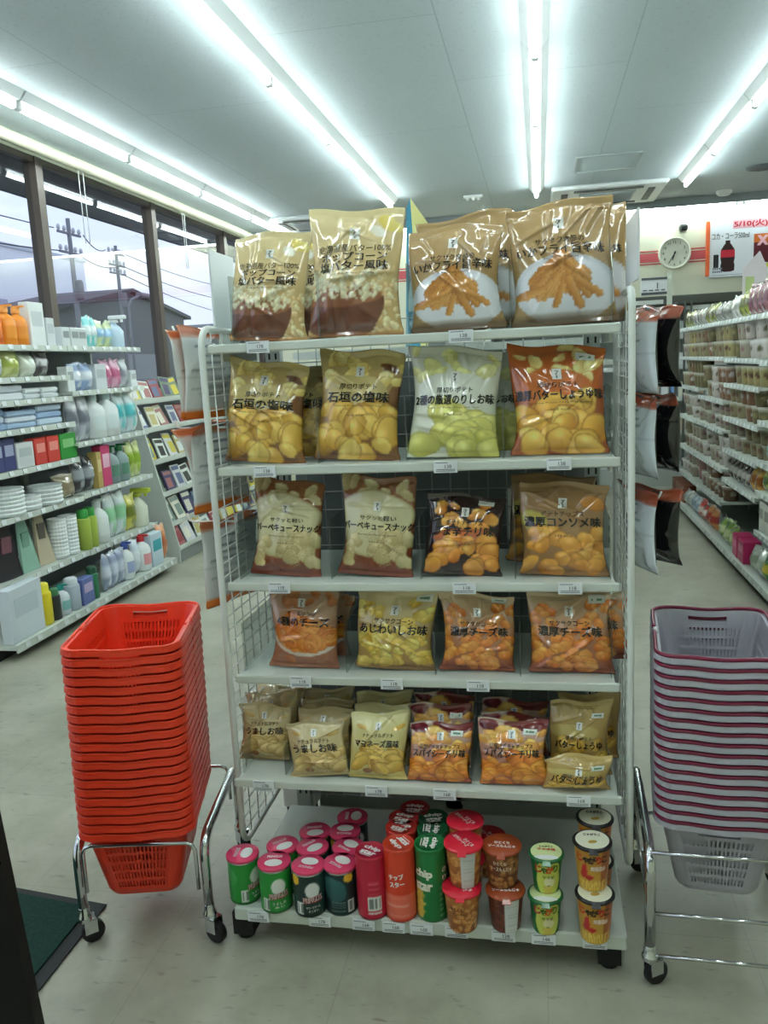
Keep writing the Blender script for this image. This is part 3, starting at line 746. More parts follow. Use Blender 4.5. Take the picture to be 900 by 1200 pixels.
T = lambda s,y,w,h=None,c=K,wt=.006,x=0: (s,x,y,w,h,c,wt)
ENG = (96,70,40)
KINDS = {
 'popcorn': (art_popcorn,[T('北海道産バター100%',.665,.80),T('ポップコーン',.60,.74,.075,wt=.024),T('塩バター風味',.525,.78,.085,wt=.024),T('Hokkaido Butter Popcorn',.46,.5,.02,ENG)],.78),
 'squid': (art_squid,[T('サクサク食感の',.66,.48),T('いかフライ旨辛味',.585,.86,.085,wt=.024),T('Spicy Fried Squid',.515,.34,.022,ENG)],.80),
 'stone': (art_stone,[T('厚切りポテト',.66,.46,.055,wt=.010),T('石垣の塩味',.565,.78,.10,wt=.026),T('Thick-cut Potato Chips with Salt',.485,.6,.02,ENG),T('418 kcal',.40,.22,.018,ENG)],.80),
 'nori': (art_nori,[T('厚切りポテト',.60,.42,.05,wt=.010),T('2種の厳選のりしお味',.515,.92,.09,wt=.026),T('Thick-cut Potato Chips with Nori',.44,.6,.018,ENG),T('398 kcal',.38,.22,.018,ENG)],.72),
 'butter': (art_butter,[T('厚切りポテト',.62,.44,.05,wt=.010),T('濃厚バターしょうゆ味',.535,.94,.09,wt=.026),T('Thick-cut Potato Chips with Butter',.46,.7,.018,ENG),T('403 kcal',.40,.22,.018,ENG)],.72),
 'bbq': (art_bbq,[T('サクッと軽い',.585,.5,.05,wt=.010),T('バーベキュースナック',.505,.98,.085,wt=.026),T('Barbecue flavored Snack',.42,.55,.018,ENG),T('361 kcal',.35,.24,.018,ENG)],.70),
 'chili': (art_chili,[T('ポテトチップス',.65,.50,.055,wt=.010),T('うま辛チリ味',.545,.82,.10,wt=.026),T('331 kcal',.40,.22,.018,ENG)],.775),
 'conso': (art_conso,[T('ポテトチップス',.665,.50,.05,wt=.010),T('濃厚コンソメ味',.575,.90,.095,wt=.026),T('334 kcal',.43,.22,.018,ENG)],.775),
 'ring': (art_ring,[T('チーズリング',.70,.44,.05,wt=.010),T('4種のチーズ',.595,.80,.10,wt=.026)],.83),
 'corn': (art_corn,[T('サクサクコーン',.615,.50,.05,wt=.010),T('あじわいしお味',.515,.88,.10,wt=.026)],.745),
 'cheese': (art_cheese,[T('サクサクコーン',.62,.50,.05,wt=.010),T('濃厚チーズ味',.52,.80,.10,wt=.026)],.76),
 'salt': (art_salt,[T('ナチュラルポテト',.66,.58,.06,wt=.010),T('うましお味',.53,.78,.11,wt=.026)],.80),
 'mayo': (art_mayo,[T('ナチュラルポテト',.67,.54,.055,wt=.010),T('マヨネーズ風味',.55,.78,.10,wt=.026),T('Natural potato',.47,.6,.016,ENG)],.80),
 'spicy': (art_spicy,[T('堅揚げポテトチップス',.62,.66,.055,wt=.010),T('スパイシーチリ味',.51,.86,.10,wt=.026)],.79),
 'shoyu': (art_shoyu,[T('堅揚げポテト',.50,.46,.05,wt=.010),T('バターしょうゆ',.41,.82,.10,wt=.026),T('Butter and Soy sauce',.31,.5,.016,ENG)],.66),
}
film = M('printed_glossy_film', (200,190,160), .11, spec=.8, coat=.8, attr=True)
film_back = M('bag_back_film', (206,208,204), .22, spec=.6)
sticker_m = M('sticker_paper', (232,234,226), .4)

def smooth01(x): x = np.clip(x,0,1); return x*x*(3-2*x)
def bag_surface(w, h, t, seed, nu, nv, slump=0.0, crease=1.0):
    r = np.random.RandomState(seed)
    U = np.linspace(-1,1,nu)[None,:]; V = np.linspace(0,1,nv)[:,None]
    sb, st_ = .045, .06
    x = np.clip((V-sb)/(1-sb-st_),0,1)
    s = np.sin(PI*x**.82)**.62
    s = np.where((V<=sb)|(V>=1-st_), 0, s)
    prof = (1-np.abs(U)**2.4)**.58
    T_ = np.maximum(t/2*s*prof, .0004)
    # creases: soft ridges radiating from the seals, a few slanting across
    W = np.zeros((nv,nu))
    for k in range(15):
        u0 = r.uniform(-1,1); top = r.rand() < .62
        v0 = (1-st_) if top else sb
        ang = r.normal(0,.5)+(-u0*.25)
        L = r.uniform(.18,.5); sg = r.uniform(.013,.036)
        du, dv = math.sin(ang), (-math.cos(ang) if top else math.cos(ang))
        X = (U-u0)*w/2/h; Y = V-v0
        al = X*du+Y*dv; pe = -X*dv+Y*du
        W += r.uniform(-1,1)*np.exp(-(pe/sg)**2)*np.clip(al/.03,0,1)*np.clip((L-al)/L,0,1)
    for k in range(5):
        u0, v0 = r.uniform(-.7,.7), r.uniform(.25,.8); ang = r.uniform(-.9,.9); sg = r.uniform(.02,.045); L = r.uniform(.15,.35)
        X = (U-u0)*w/2/h; Y = V-v0; al = X*math.cos(ang)+Y*math.sin(ang); pe = -X*math.sin(ang)+Y*math.cos(ang)
        W += r.uniform(.3,1)*np.where(pe>0,np.exp(-(pe/sg)**2),np.exp(-(pe/(sg*.35))**2))*np.exp(-(al/L)**4)
    for k in range(6):
        W += .16*np.sin(U*r.uniform(2,9)+V*r.uniform(-9,9)+r.uniform(0,6))
    edge = (1-np.abs(U)**6)
    W = W*edge*.0068*crease*(w/.19)*np.where((V<=sb)|(V>=1-st_), .25, 1)
    px = U*w*1.03/2*(1-.095*s+.02*np.sin(V*7+r.uniform(0,6))*s) + .004*np.sin(V*5+r.uniform(0,6))
    pz = V*h*np.ones_like(U) + np.where(V>.6, (V-.6)*h*.10*r.uniform(-1,1)*U, 0) + np.where(V>.9,.004*np.sin(U*4+r.uniform(0,6)),0)
    # flap of the top seal leaning, bottom seal tucked forward, overall wave of the seals
    wave = .009*np.sin(U*r.uniform(1.5,3.2)+r.uniform(0,6))*(np.clip((V-.8)/.2,0,1)**1.5+np.clip((.12-V)/.12,0,1)*.6)*(w/.19)
    lean = r.uniform(-.012,.014)*np.clip((V-.8)/.2,0,1)**2
    cor = r.uniform(-.022,.022,2)
    curl = (cor[0]*np.clip(-U-.3,0,1)**2+cor[1]*np.clip(U-.3,0,1)**2)*np.clip((V-.72)/.28,0,1)**2
    off = wave+lean+curl
    if slump:
        q = np.clip((V-.55)/.45,0,1)
        off = off - slump*h*q**2; pz = pz-.55*slump*h*q**2
    yf = -T_*1.08 - W + off; yb = np.maximum(T_*.92 + W*.35 + off, yf+.0007)
    one = np.ones((nv,nu))
    F = np.stack([px*one, yf*one, pz*one], -1); B = np.stack([px*one, yb*one, pz*one], -1)
    return F, B

_art = {}
def get_art(kind):
    if kind not in _art:
        rng = random.Random(sum(map(ord,kind))); _art[kind] = KINDS[kind][0](rng).get()
    return _art[kind]
class BagMesh:
    def __init__(s, F, B, art, backcol=(206,208,204), backart=None):
        nv, nu = F.shape[:2]; s.F = F; s.nv, s.nu = nv, nu
        d1 = np.gradient(F, axis=1); d2 = np.gradient(F, axis=0); n = np.cross(d1, d2)
        s.N = n/(np.linalg.norm(n,axis=-1,keepdims=True)+1e-9)
        s.mb = MB(); s.cols = []
        idx = np.arange(nv*nu).reshape(nv,nu)
        bi = idx.copy(); inner = np.zeros((nv,nu),bool); inner[1:-1,1:-1] = True
        bi[inner] = nv*nu+np.arange(inner.sum())
        verts = list(map(tuple, F.reshape(-1,3)))+list(map(tuple, B[inner]))
        q = lambda a: np.stack([a[:-1,:-1],a[:-1,1:],a[1:,1:],a[1:,:-1]],-1).reshape(-1,4)
        ff = [tuple(f) for f in q(idx).tolist()]; fb = [tuple(reversed(f)) for f in q(bi).tolist()]
        s.mb.add(verts, ff, 0, True); s.mb.f += fb; s.mb.m += [1]*len(fb); s.mb.sm += [True]*len(fb)
        H, W = art.shape[:2]
        vi = np.clip(((1-np.linspace(0,1,nv))*(H-1)).round().astype(int),0,H-1); ui = np.clip((np.linspace(0,1,nu)*(W-1)).round().astype(int),0,W-1)
        c = art[vi][:,ui].reshape(-1,3)
        s.cols.append(lin(c)); s.cols.append(np.tile(lin(backcol),(int(inner.sum()),1)))
    def surf(s, u, v, off):
        """u -1..1, v 0..1 arrays -> points just above the front film"""
        a = np.clip((np.asarray(u)+1)/2*(s.nu-1),0,s.nu-1.001); b = np.clip(np.asarray(v)*(s.nv-1),0,s.nv-1.001)
        i = a.astype(int); j = b.astype(int); fu = (a-i)[:,None]; fv = (b-j)[:,None]
        g = lambda A: A[j,i]*(1-fu)*(1-fv)+A[j,i+1]*fu*(1-fv)+A[j+1,i]*(1-fu)*fv+A[j+1,i+1]*fu*fv
        return g(s.F)+g(s.N)*off
    def text(s, txt, x, y, w, h, col, wt, asp):
        """x,y centre; w in bag widths, h in bag widths"""
        v, f, d = text_geo(txt, wt)
        sx = w/d[0]; sy = (h/d[1]) if h else sx
        u = (x+v[:,0]*sx)*2; vv = y+v[:,1]*sy/asp
        P = s.surf(np.clip(u,-.97,.97), vv, (.0015+.00014*_lay[(txt, wt)])[:,None])
        s.mb.add(P.tolist(), f, 0); s.cols.append(np.tile(lin(col),(len(P),1)))
    def patch(s, x, y, w, h, col, asp, off=.0009, n=5, target=None):
        g = np.linspace(-.5,.5,n); X, Y = np.meshgrid(g,g)
        P = s.surf((x+X.ravel()*w)*2, y+Y.ravel()*h/asp, off)
        fs = [(j*n+i,j*n+i+1,(j+1)*n+i+1,(j+1)*n+i) for j in range(n-1) for i in range(n-1)]
        if target is None:
            s.mb.add(P.tolist(), fs, 0); s.cols.append(np.tile(lin(col),(len(P),1)))
        else: target.add(P.tolist(), fs, 0)
    def build(s, name, mats, **k): return s.mb.build(name, mats, colors=np.concatenate(s.cols), **k)

BAGCOUNT = 0
def make_bag(kind, w, h, t, label, group, hi=True, slump=0.0, sticker=None, seed=None, crease=1.0):
    global BAGCOUNT
    BAGCOUNT += 1
    seed = BAGCOUNT*13+5 if seed is None else seed
    nu, nv = (74, 92) if hi else (36, 46)
    F, B = bag_surface(w, h, t, seed, nu, nv, slump, crease)
    b = BagMesh(F, B, get_art(kind)); asp = h/w
    _, texts, ly = KINDS[kind]
    for (s_, x, y, tw, th, c, wt) in texts:
        if hi or (th or .06) > .04: b.text(s_, x, y, tw, (th*1.25 if th else None), c, wt, asp)
    b.patch(0, ly, .10, .115, (236,236,230), asp)
    b.text('7', 0, ly+.012/asp, .045, .045, (110,110,106), .03, asp); b.text('i', 0, ly-.03/asp, .02, .035, (120,120,116), .03, asp)
    o = b.build('snack_bag', [film, film_back]); tag(o, label, 'snack bag', group)
    if sticker:
        m_ = MB(); b.patch(sticker[0], sticker[1], .20, .075, None, asp, .0016, 6, m_); st_ = m_.build('price_sticker', [sticker_m, M('sticker_print',(90,130,90),.5)], o)
        m2 = MB()
        P = b.surf((np.array([-.06,.06,.06,-.06])+sticker[0])*2, np.array([-.012,-.012,.012,.012])/asp+sticker[1], .0022)
        m2.add(P.tolist(), [(0,1,2,3)], 0); m2.build('sticker_print', M('sticker_print2',(104,140,110),.5), st_)
    return o

def place_bag(o, w, xb, yb, xt, yt, Y, lean):
    """stand a bag so that the middles of its bottom and top meet those points of the photo"""
    p = at(xb, yb, Y=Y)
    return p
# ================================================================== THE DISPLAY RACK
RX, RY = -0.284, 1.811
SHZ = [1.407, 1.127, 0.851, 0.619, 0.380]          # shelf tops
SHY = [RY, RY, RY, RY, RY-.063]
DKZ, DKY0, DKY1 = .098, 1.664, 2.13
rack = empty('display_rack', (RX, 1.95, 0)); tag(rack, 'tall white wire-sided snack display rack with five shelves and a low deck', 'display rack')
def L(x, y, z): return (x-RX, y-1.95, z)
wire_w = M('white_wire', (222,226,222), .35)
grey_e = M('grey_enamel', (176,184,178), .4)
clear = clear_mat('clear_acrylic', (228,233,231), .02, .05)
tag_m = M('price_tag_card', (232,236,240), .4); tag_ink = M('price_tag_ink', (120,124,132), .5)
_tagproto = None
def price_tag(x, y, z, txt='138', parent=None):
    m_ = MB(); m_.box((x,y-.004,z),(.052,.004,.026))
    ex, ez = (1,0,0),(0,0,1)
    text_on(m_, txt, (x+.006,y-.0066,z+.001), ex, ez, height=.008, mi=1, weight=.02)
    for (dx,dz,w) in ((-.008,.0085,.028),(0,-.0065,.042),(0,-.0098,.042)): m_.add([(x+dx-w/2,y-.0065,z+dz),(x+dx+w/2,y-.0065,z+dz),(x+dx+w/2,y-.0065,z+dz+.0016),(x+dx-w/2,y-.0065,z+dz+.0016)],[(0,1,2,3)],1)
    return m_.build('price_tag', [tag_m, tag_ink], parent)
TAGS = [[(302,398,'178'),(540,388,'138')],[(310,546,'138'),(522,542,'138'),(655,538,'138')],[(327,683,'118'),(544,685,'118'),(668,685,'118')],
        [(352,792,'118'),(459,795,'118'),(560,796,'118')],[(309,918,'178'),(441,924,'178'),(521,927,'168'),(678,936,'168')]]
DIVS = [[270,372,478,598,722],[266,372,476,590,717],[281,388,493,604,716],[284,406,510,610,718],[280,335,408,478,552,642,715]]
for k in range(5):
    z, y0 = SHZ[k], SHY[k]
    m_ = MB(); m_.box(L(RX,(y0+2.155)/2,z-.006),(.885,2.155-y0,.012)); m_.box(L(RX,y0+.004,z-.010),(.905,.010,.021),bev=.003)
    for sx_ in (-1,1): m_.box(L(RX+sx_*.437,(y0+2.14)/2,z-.022),(.006,.24,.03))
    s_ = m_.build('shelf', grey_white, rack)
    for (px,py,tx) in TAGS[k]:
        p = at(px,py,Y=y0-.004); price_tag(*L(p[0],y0-.002,z-.010),txt=tx,parent=s_)
    for px in DIVS[k]:
        x = float(np.clip(at(px,[380,540,683,797,928][k],Y=y0+.02)[0], RX-.437, RX+.437)); hh = (.15,.15,.14,.12,.07)[k]
        m_ = MB(); m_.box(L(x,y0+.03+.13,z+hh/2+.001),(.003,.26,hh)); m_.build('divider', clear, s_)
m_ = MB(); m_.box(L(RX+.005,(DKY0+DKY1)/2,DKZ-.012),(.90,DKY1-DKY0,.024),bev=.004); m_.box(L(RX+.005,DKY0+.006,DKZ-.018),(.90,.010,.034),bev=.003)
dk = m_.build('deck', grey_white, rack)
for (px,py,tx) in [(303,1072,'178'),(375,1078,'178'),(426,1080,'168'),(461,1080,'168'),(494,1087,'168'),(535,1090,'128'),(590,1094,'128'),(637,1098,'148'),(697,1103,'158')]:
    p = at(px,py,Y=DKY0-.004); price_tag(*L(p[0],DKY0-.001,DKZ-.016),txt=tx,parent=dk)
for x in (-.715,.135):
    for y in (1.70,2.09):
        m_ = MB(); m_.box(L(x,y,.045),(.05,.045,.058)); m_.lathe([(.014,0),(.02,.004),(.02,.014),(.008,.018)],10,L(x,y,0)); m_.build('foot', M('black_rubber',(22,22,23),.6), rack)
# uprights with slots, back grid, end column
for x in (-.70,.132):
    m_ = MB(); m_.box(L(x,2.185,.74),(.04,.03,1.48))
    for k in range(44):
        for dx in (-.009,.009): m_.box(L(x+dx,2.1698,.12+k*.03),(.005,.001,.016),1)
    m_.build('upright', [grey_e, M('slot_dark',(24,24,24),.8)], rack)
m_ = MB(); k = 0
for i in range(17): m_.tube([L(-.68+i*.0495,2.178,.10),L(-.68+i*.0495,2.178,1.47)], .0016, 5)
for i in range(28): m_.tube([L(-.70,2.176,.11+i*.05),L(.13,2.176,.11+i*.05)], .0016, 5)
m_.build('back_grid', M('grey_wire',(150,156,154),.4,.4), rack)
for x, zt in ((-.747,1.445),(.190,1.475)):
    y0, y1, z0, r = 1.803, 2.155, .170, .045
    pts = []
    for (cy_,cz_,a0) in ((y0+r,z0+r,PI),(y1-r,z0+r,1.5*PI),(y1-r,zt-r,0),(y0+r,zt-r,.5*PI)):
        for j in range(6):
            a = a0+j*PI/10; pts.append(L(x,cy_+r*math.cos(a),cz_+r*math.sin(a)))
    m_ = MB(); m_.tube(pts, .0078, 10, closed=True); fr_ = m_.build('side_panel', wire_w, rack)
    m_ = MB()
    for i in range(5): m_.tube([L(x,y0+.059*(i+1),z0),L(x,y0+.059*(i+1),zt)], .0016, 5)
    for i in range(37):
        zz = z0+.033*(i+1)
        if zz < zt-.01: m_.tube([L(x+.001,y0,zz),L(x+.001,y1,zz)], .0016, 5)
    m_.build('wire_mesh', wire_w, fr_)

# ------------------------------------------------------------------ bags on the rack
SN = ['top shelf','second shelf from top','third shelf','fourth shelf','fifth shelf, lowest of the rack']
def stand(kind, row, xb, yb, xt, yt, wpx, label, group, t=.07, dy=.055, hi=True, slump=0, sticker=None, lean=None, ground=True, yaw=0.0, crease=1.0):
    Y = SHY[row]+dy
    p = at(xb, yb, Y=Y); lean = .035 if lean is None else lean
    q = at(xt, yt, Y=Y+lean)
    base = np.array([p[0], Y, SHZ[row]+.0035])
    d = q-base; h = float(np.linalg.norm(d))
    depth = float(np.dot(base+d*.5-EYE, FW)); w = wpx*depth/FPX
    o = make_bag(kind, w, h, t*w/.2, label, group, hi, slump, sticker, crease=crease)
    roll = math.atan2(d[0], d[2]); ph = -math.atan2(d[1], math.hypot(d[0],d[2]))
    o.matrix_world = Matrix.Translation(base) @ (Matrix.Rotation(roll,4,'Y') @ Matrix.Rotation(ph,4,'X') @ Matrix.Rotation(yaw,4,'Z'))
    return o
G = {'popcorn':'popcorn bags','squid':'fried squid snack bags','stone':'rock salt thick-cut chip bags','nori':'seaweed salt chip bags','butter':'butter soy thick-cut chip bags','bbq':'barbecue snack bags',
     'chili':'hot chili chip bags','conso':'consomme chip bags','ring':'four cheese ring bags','corn':'salted corn puff bags','cheese':'rich cheese corn puff bags','salt':'salted potato wedge bags','mayo':'mayonnaise potato wedge bags','spicy':'spicy chili chip bags','shoyu':'butter soy chip bags'}
BAGS = [
 ('popcorn',0,315,394,318,272,92,'cream popcorn bag leaning at the left end of the top shelf',dict(yaw=.06)),
 ('popcorn',0,418,391,416,245,112,'larger-looking cream popcorn bag standing second on the top shelf',dict(crease=1.2)),
 ('squid',0,536,389,532,264,110,'tan fried squid bag with flat top, third on the top shelf',dict()),
 ('squid',0,660,378,656,237,120,'tallest tan fried squid bag at the right end of the top shelf',dict(yaw=-.05,crease=1.2)),
 ('squid',0,565,380,542,255,112,'tan fried squid bag standing behind the third bag of the top shelf',dict(dy=.15,hi=False)),
 ('squid',0,690,374,680,240,100,'tan fried squid bag peeping out behind the right end bag of the top shelf',dict(dy=.15,hi=False)),
 ('popcorn',0,345,388,340,276,96,'cream popcorn bag behind the left end bag of the top shelf',dict(dy=.16,hi=False)),
 ('stone',1,310,545,316,424,96,'rock salt chip bag at the left end of the second shelf, top corner tilted right',dict(crease=1.3)),
 ('stone',1,420,543,423,411,100,'upright rock salt chip bag standing second on the second shelf',dict()),
 ('nori',1,533,545,533,407,106,'whitish green seaweed salt chip bag on the second shelf',dict(crease=1.2)),
 ('butter',1,655,538,653,404,110,'orange butter soy chip bag at the right end of the second shelf',dict(sticker=(.30,.88))),
 ('stone',1,350,536,352,428,96,'rock salt chip bag standing behind the left end bag of the second shelf',dict(dy=.16,hi=False)),
 ('nori',1,566,535,562,414,100,'seaweed salt chip bag behind the whitish green one of the second shelf',dict(dy=.16,hi=False)),
 ('bbq',2,336,680,340,562,84,'brown and cream barbecue snack bag at the left end of the third shelf',dict()),
 ('bbq',2,441,681,446,558,88,'brown and cream barbecue snack bag standing second on the third shelf',dict(crease=1.2)),
 ('chili',2,543,681,545,579,90,'black hot chili potato chip bag on the third shelf',dict(sticker=(.26,.90))),
 ('conso',2,659,681,661,565,100,'tan consomme chip bag at the right end of the third shelf',dict()),
 ('conso',2,640,672,650,556,96,'consomme chip bag whose top shows behind the right end bag of the third shelf',dict(dy=.16,hi=False)),
 ('ring',3,357,790,358,690,82,'four cheese ring snack bag at the left end of the fourth shelf',dict()),
 ('corn',3,463,792,466,690,94,'pale yellow salted corn puff bag standing second on the fourth shelf',dict(sticker=(.34,.90))),
 ('cheese',3,560,788,560,695,86,'rich cheese puff bag with orange puffs, third on the fourth shelf',dict(sticker=(.30,.95))),
 ('cheese',3,668,795,668,692,96,'rich cheese puff bag at the right end of the fourth shelf',dict(sticker=(.33,.88),crease=1.2)),
 ('ring',3,372,780,376,694,80,'four cheese ring bag standing behind the left end bag of the fourth shelf',dict(dy=.15,hi=False)),
 ('cheese',3,690,786,688,694,92,'rich cheese puff bag behind the right end bag of the fourth shelf',dict(dy=.15,hi=False)),
 ('salt',4,313,906,311,824,62,'beige salted potato bag at the left end of the lowest shelf',dict(dy=.10)),
 ('salt',4,375,917,370,845,70,'beige salted potato bag second from left in front on the lowest shelf',dict(dy=.03)),
 ('mayo',4,444,917,443,834,69,'cream mayonnaise potato bag in front on the lowest shelf',dict(dy=.03)),
 ('spicy',4,516,921,515,847,74,'orange spicy chili bag, front left of two on the lowest shelf',dict(dy=.03,sticker=(.26,.83))),
 ('spicy',4,602,926,601,843,80,'orange spicy chili bag, front right of two on the lowest shelf',dict(dy=.03,sticker=(.26,.83),crease=1.2)),
 ('shoyu',4,679,914,680,820,70,'gold butter soy chip bag standing at the right end of the lowest shelf',dict(dy=.10,sticker=(.28,.80))),
 ('shoyu',4,677,931,676,884,76,'slumped gold butter soy bag in front at the right end of the lowest shelf',dict(dy=.025,slump=.10,sticker=(.28,.72),lean=.0)),
 ('salt',4,322,898,318,811,62,'salted potato bag behind the left end bag of the lowest shelf, middle of three',dict(dy=.17,hi=False)),
 ('salt',4,332,892,330,802,60,'salted potato bag rearmost of three at the left of the lowest shelf',dict(dy=.24,hi=False)),
 ('salt',4,384,906,380,829,66,'salted potato bag directly behind the second front bag of the lowest shelf',dict(dy=.10,hi=False)),
 ('salt',4,388,898,384,818,64,'salted potato bag third in line behind the second front bag of the lowest shelf',dict(dy=.17,hi=False)),
 ('salt',4,390,892,386,806,62,'salted potato bag rearmost in line behind the second front bag of the lowest shelf',dict(dy=.24,hi=False)),
 ('mayo',4,448,906,447,824,68,'mayonnaise potato bag directly behind the front one of the lowest shelf',dict(dy=.10,hi=False)),
 ('mayo',4,450,898,449,810,66,'mayonnaise potato bag rearmost of three on the lowest shelf',dict(dy=.18,hi=False)),
 ('spicy',4,518,910,518,824,72,'spicy chili bag directly behind the front left one of the lowest shelf',dict(dy=.10,hi=False,sticker=(.26,.83))),
 ('spicy',4,520,900,520,811,70,'spicy chili bag rearmost of the left line on the lowest shelf',dict(dy=.18,hi=False)),
 ('spicy',4,602,914,602,836,78,'spicy chili bag directly behind the front right one of the lowest shelf',dict(dy=.10,hi=False,sticker=(.26,.83))),
 ('spicy',4,604,902,604,820,76,'spicy chili bag rearmost of the right line on the lowest shelf',dict(dy=.18,hi=False)),
 ('shoyu',4,690,902,690,812,70,'butter soy chip bag behind the standing one at the right of the lowest shelf',dict(dy=.18,hi=False)),
]
for (kind,row,xb,yb,xt,yt,wpx,label,opt) in BAGS: stand(kind,row,xb,yb,xt,yt,wpx,label,G[kind],**opt)

# ------------------------------------------------------------------ packs hanging from the side hooks
def pack_art(body, band_top, band_bot, rng):
    a = Art(90,110,top=body,bot=body)
    if band_top: a.band(-.1,band_top[1],band_top[0])
    if band_bot: a.band(1-band_bot[1],1.1,band_bot[0])
    for k in range(16):
        y = .20+k*.036
        if rng.random() < .85: a.stick(.42+rng.uniform(-.08,.06),y,rng.uniform(.3,.6),.018,0,(112,118,130),(112,118,130),(130,136,146))
    for k in range(14): a.stick(.66+k*.014,.80,.06,.008,PI/2,(80,84,92),(80,84,92),(90,90,96))
    a.band(.52,.535,(140,146,158),.005)
    return a.get()
def hang(w, h, t, loc, rz, art, backcol, label, group, tiltx=0.0, seed=1, name='hanging_snack_pack'):
    F, B = bag_surface(w, h, t, seed, 30, 40, 0, .9)
    b = BagMesh(F, B, art, backcol)
    # punched hang hole shown as a small dark euro slot
    b.patch(0,.965,.14,.03,(96,98,100),h/w)
    m_ = M('pack_back_film_%d_%d_%d' % tuple(backcol), backcol, .18, spec=.6, coat=.3)
    o = b.build(name, [film, m_]); tag(o, label, 'snack pack', group)
    o.matrix_world = Matrix.Translation(loc) @ Matrix.Rotation(rz,4,'Z') @ Matrix.Translation((0,0,h)) @ Matrix.Rotation(tiltx,4,'X') @ Matrix.Translation((0,0,-h))
    return o
rgp = random.Random(5)
OR, ORD_ = (226,120,40), (196,84,48)
artL = pack_art((214,218,218),((196,110,70),.10),(OR,.10),rgp)
artR = pack_art((214,222,228),((176,84,56),.16),None,rgp)
hk_m = M('white_hook', (228,230,226), .35)
for (px,py,zpx,side,n) in ((205,387,395,-1,'left'),(208,497,505,-1,'left'),(222,606,612,-1,'left')):
    y = 1.955; p = at(px,py,Y=y); x1 = p[0]; z = p[2]-.012
    m_ = MB(); m_.tube([L(-.75,y,z),L(x1+.015,y,z),L(x1,y,z+.004),L(x1-.006,y,z+.022)], .003, 7); m_.box(L(-.750,y,z-.004),(.006,.035,.05)); m_.build('hook', hk_m, rack)
for (px,py) in ((762,371),(765,470),(772,580)):
    y = 1.945; p = at(px,py,Y=y); x1 = p[0]; z = p[2]-.006
    m_ = MB(); m_.tube([L(.193,y,z),L(x1,y,z),L(x1+.006,y,z+.014)], .003, 7); m_.box(L(.193,y,z-.004),(.006,.035,.05)); m_.build('hook', hk_m, rack)
GP = 'snack packs hanging on the side hooks'
zl = [float(at(205,387,Y=1.955)[2]), float(at(208,497,Y=1.955)[2]), float(at(222,606,Y=1.955)[2])]
w_, h_ = .20, .215
def hl(x,z,lab,tilt=0,seed=1,w=w_,h=h_,dz=0,rz=PI/2-.42,y=1.955): hang(w,h,.022,(x,y,z-h+.0+dz),rz,artL,(222,118,62),lab,GP,tilt,seed)
hl(-.785,zl[0],'snack pack nearest the wire side on the top left hook, white back and orange band',0,31)
hl(-.818,zl[0],'snack pack in front on the top left hook, outermost of two',-.06,32,rz=PI/2-.30)
hl(-.785,zl[1],'snack pack nearest the wire side on the middle left hook',0,33)
hl(-.822,zl[1],'snack pack swung outward on the middle left hook, above magazine rack',-.20,34,rz=PI/2-.30)
hl(-.780,zl[2],'single snack pack on the lowest left hook',-.03,35)
zr = [float(at(762,371,Y=1.945)[2]), float(at(765,470,Y=1.945)[2]), float(at(772,580,Y=1.945)[2])]
BK = (26,26,30)
artK = Art(90,110,top=(22,22,26),bot=(24,24,28)); artK.band(-.1,.14,(176,84,56)); artK.blob(.3,.42,.14,.10,0,(206,60,50),(180,40,40),None,.2,rgp); artK.blob(.36,.62,.06,.06,0,(226,206,50),(226,190,40),None,.4,rgp); artK = artK.get()
for i,(z,nm) in enumerate(zip(zr,('top','middle','lowest'))):
    hang(.17,.185,.035,(.224,1.94,z-.165),-PI/2+.30,artR,BK,'black snack pack with pale back and orange top, inner one on the %s right hook' % nm,GP,0,41+i)
    hang(.15,.175,.06,(.262,1.985,z-.155-.004*i),-PI/2+.50+.06*i,artK,BK,'black snack pack, outer one on the %s right hook beside the aisle' % nm,GP,.05,51+i)

# side boards above the panels, pop-up display, sign, shelving behind the rack
card = M('milky_plastic', (226,232,236), .3)
a_, b_, c_ = at(244,293,X=-.745), at(268,292,X=-.745), at(262,376,X=-.745)
m_ = MB(); m_.box((-.745,(a_[1]+b_[1])/2+.01,(1.452+a_[2])/2),(.004,abs(b_[1]-a_[1])+.02,a_[2]-1.452)); tag(m_.build('side_board', card), 'milky white plastic side board standing on the left rack panel', 'side board')
a_, b_ = at(735,263,X=.19), at(748,263,X=.19)
m_ = MB(); m_.box((.190,(a_[1]+b_[1])/2,(1.483+a_[2])/2),(.004,abs(b_[1]-a_[1])+.02,a_[2]-1.483)); tag(m_.build('side_board', card), 'milky white plastic side board standing on the right rack panel', 'side board')

gn = empty('gondola_shelving', (-.27, 5.0, 0)); tag(gn, 'long gondola shelving running back behind the display rack', 'shelving')
def LG(x,y,z): return (x+.27,y-5.0,z)
m_ = MB(); m_.box(LG(-.27,5.0,.72),(.05,5.4,1.42)); m_.box(LG(-.27,5.0,.06),(.84,5.4,.12)); m_.build('spine', M('gondola_grey',(150,156,152),.5), gn)
for s in (-1,1):
    for z in (.14,.48,.80,1.10,1.38):
        m_ = MB(); m_.box(LG(-.27+s*.225,5.0,z),(.38,5.38,.02)); m_.build('shelf', grey_white, gn)
m_ = MB(); m_.box(LG(-.735,2.262,.20),(.10,.07,.34),bev=.004); m_.box(LG(-.735,2.262,.016),(.08,.06,.030),1); m_.build('base_leg', [white_paint, M('foot_black',(20,20,20),.6)], gn)
m_ = MB(); m_.box(LG(-.27,2.285,.75),(.84,.02,1.20)); m_.build('end_board', M('end_board_grey',(104,112,110),.6), gn)
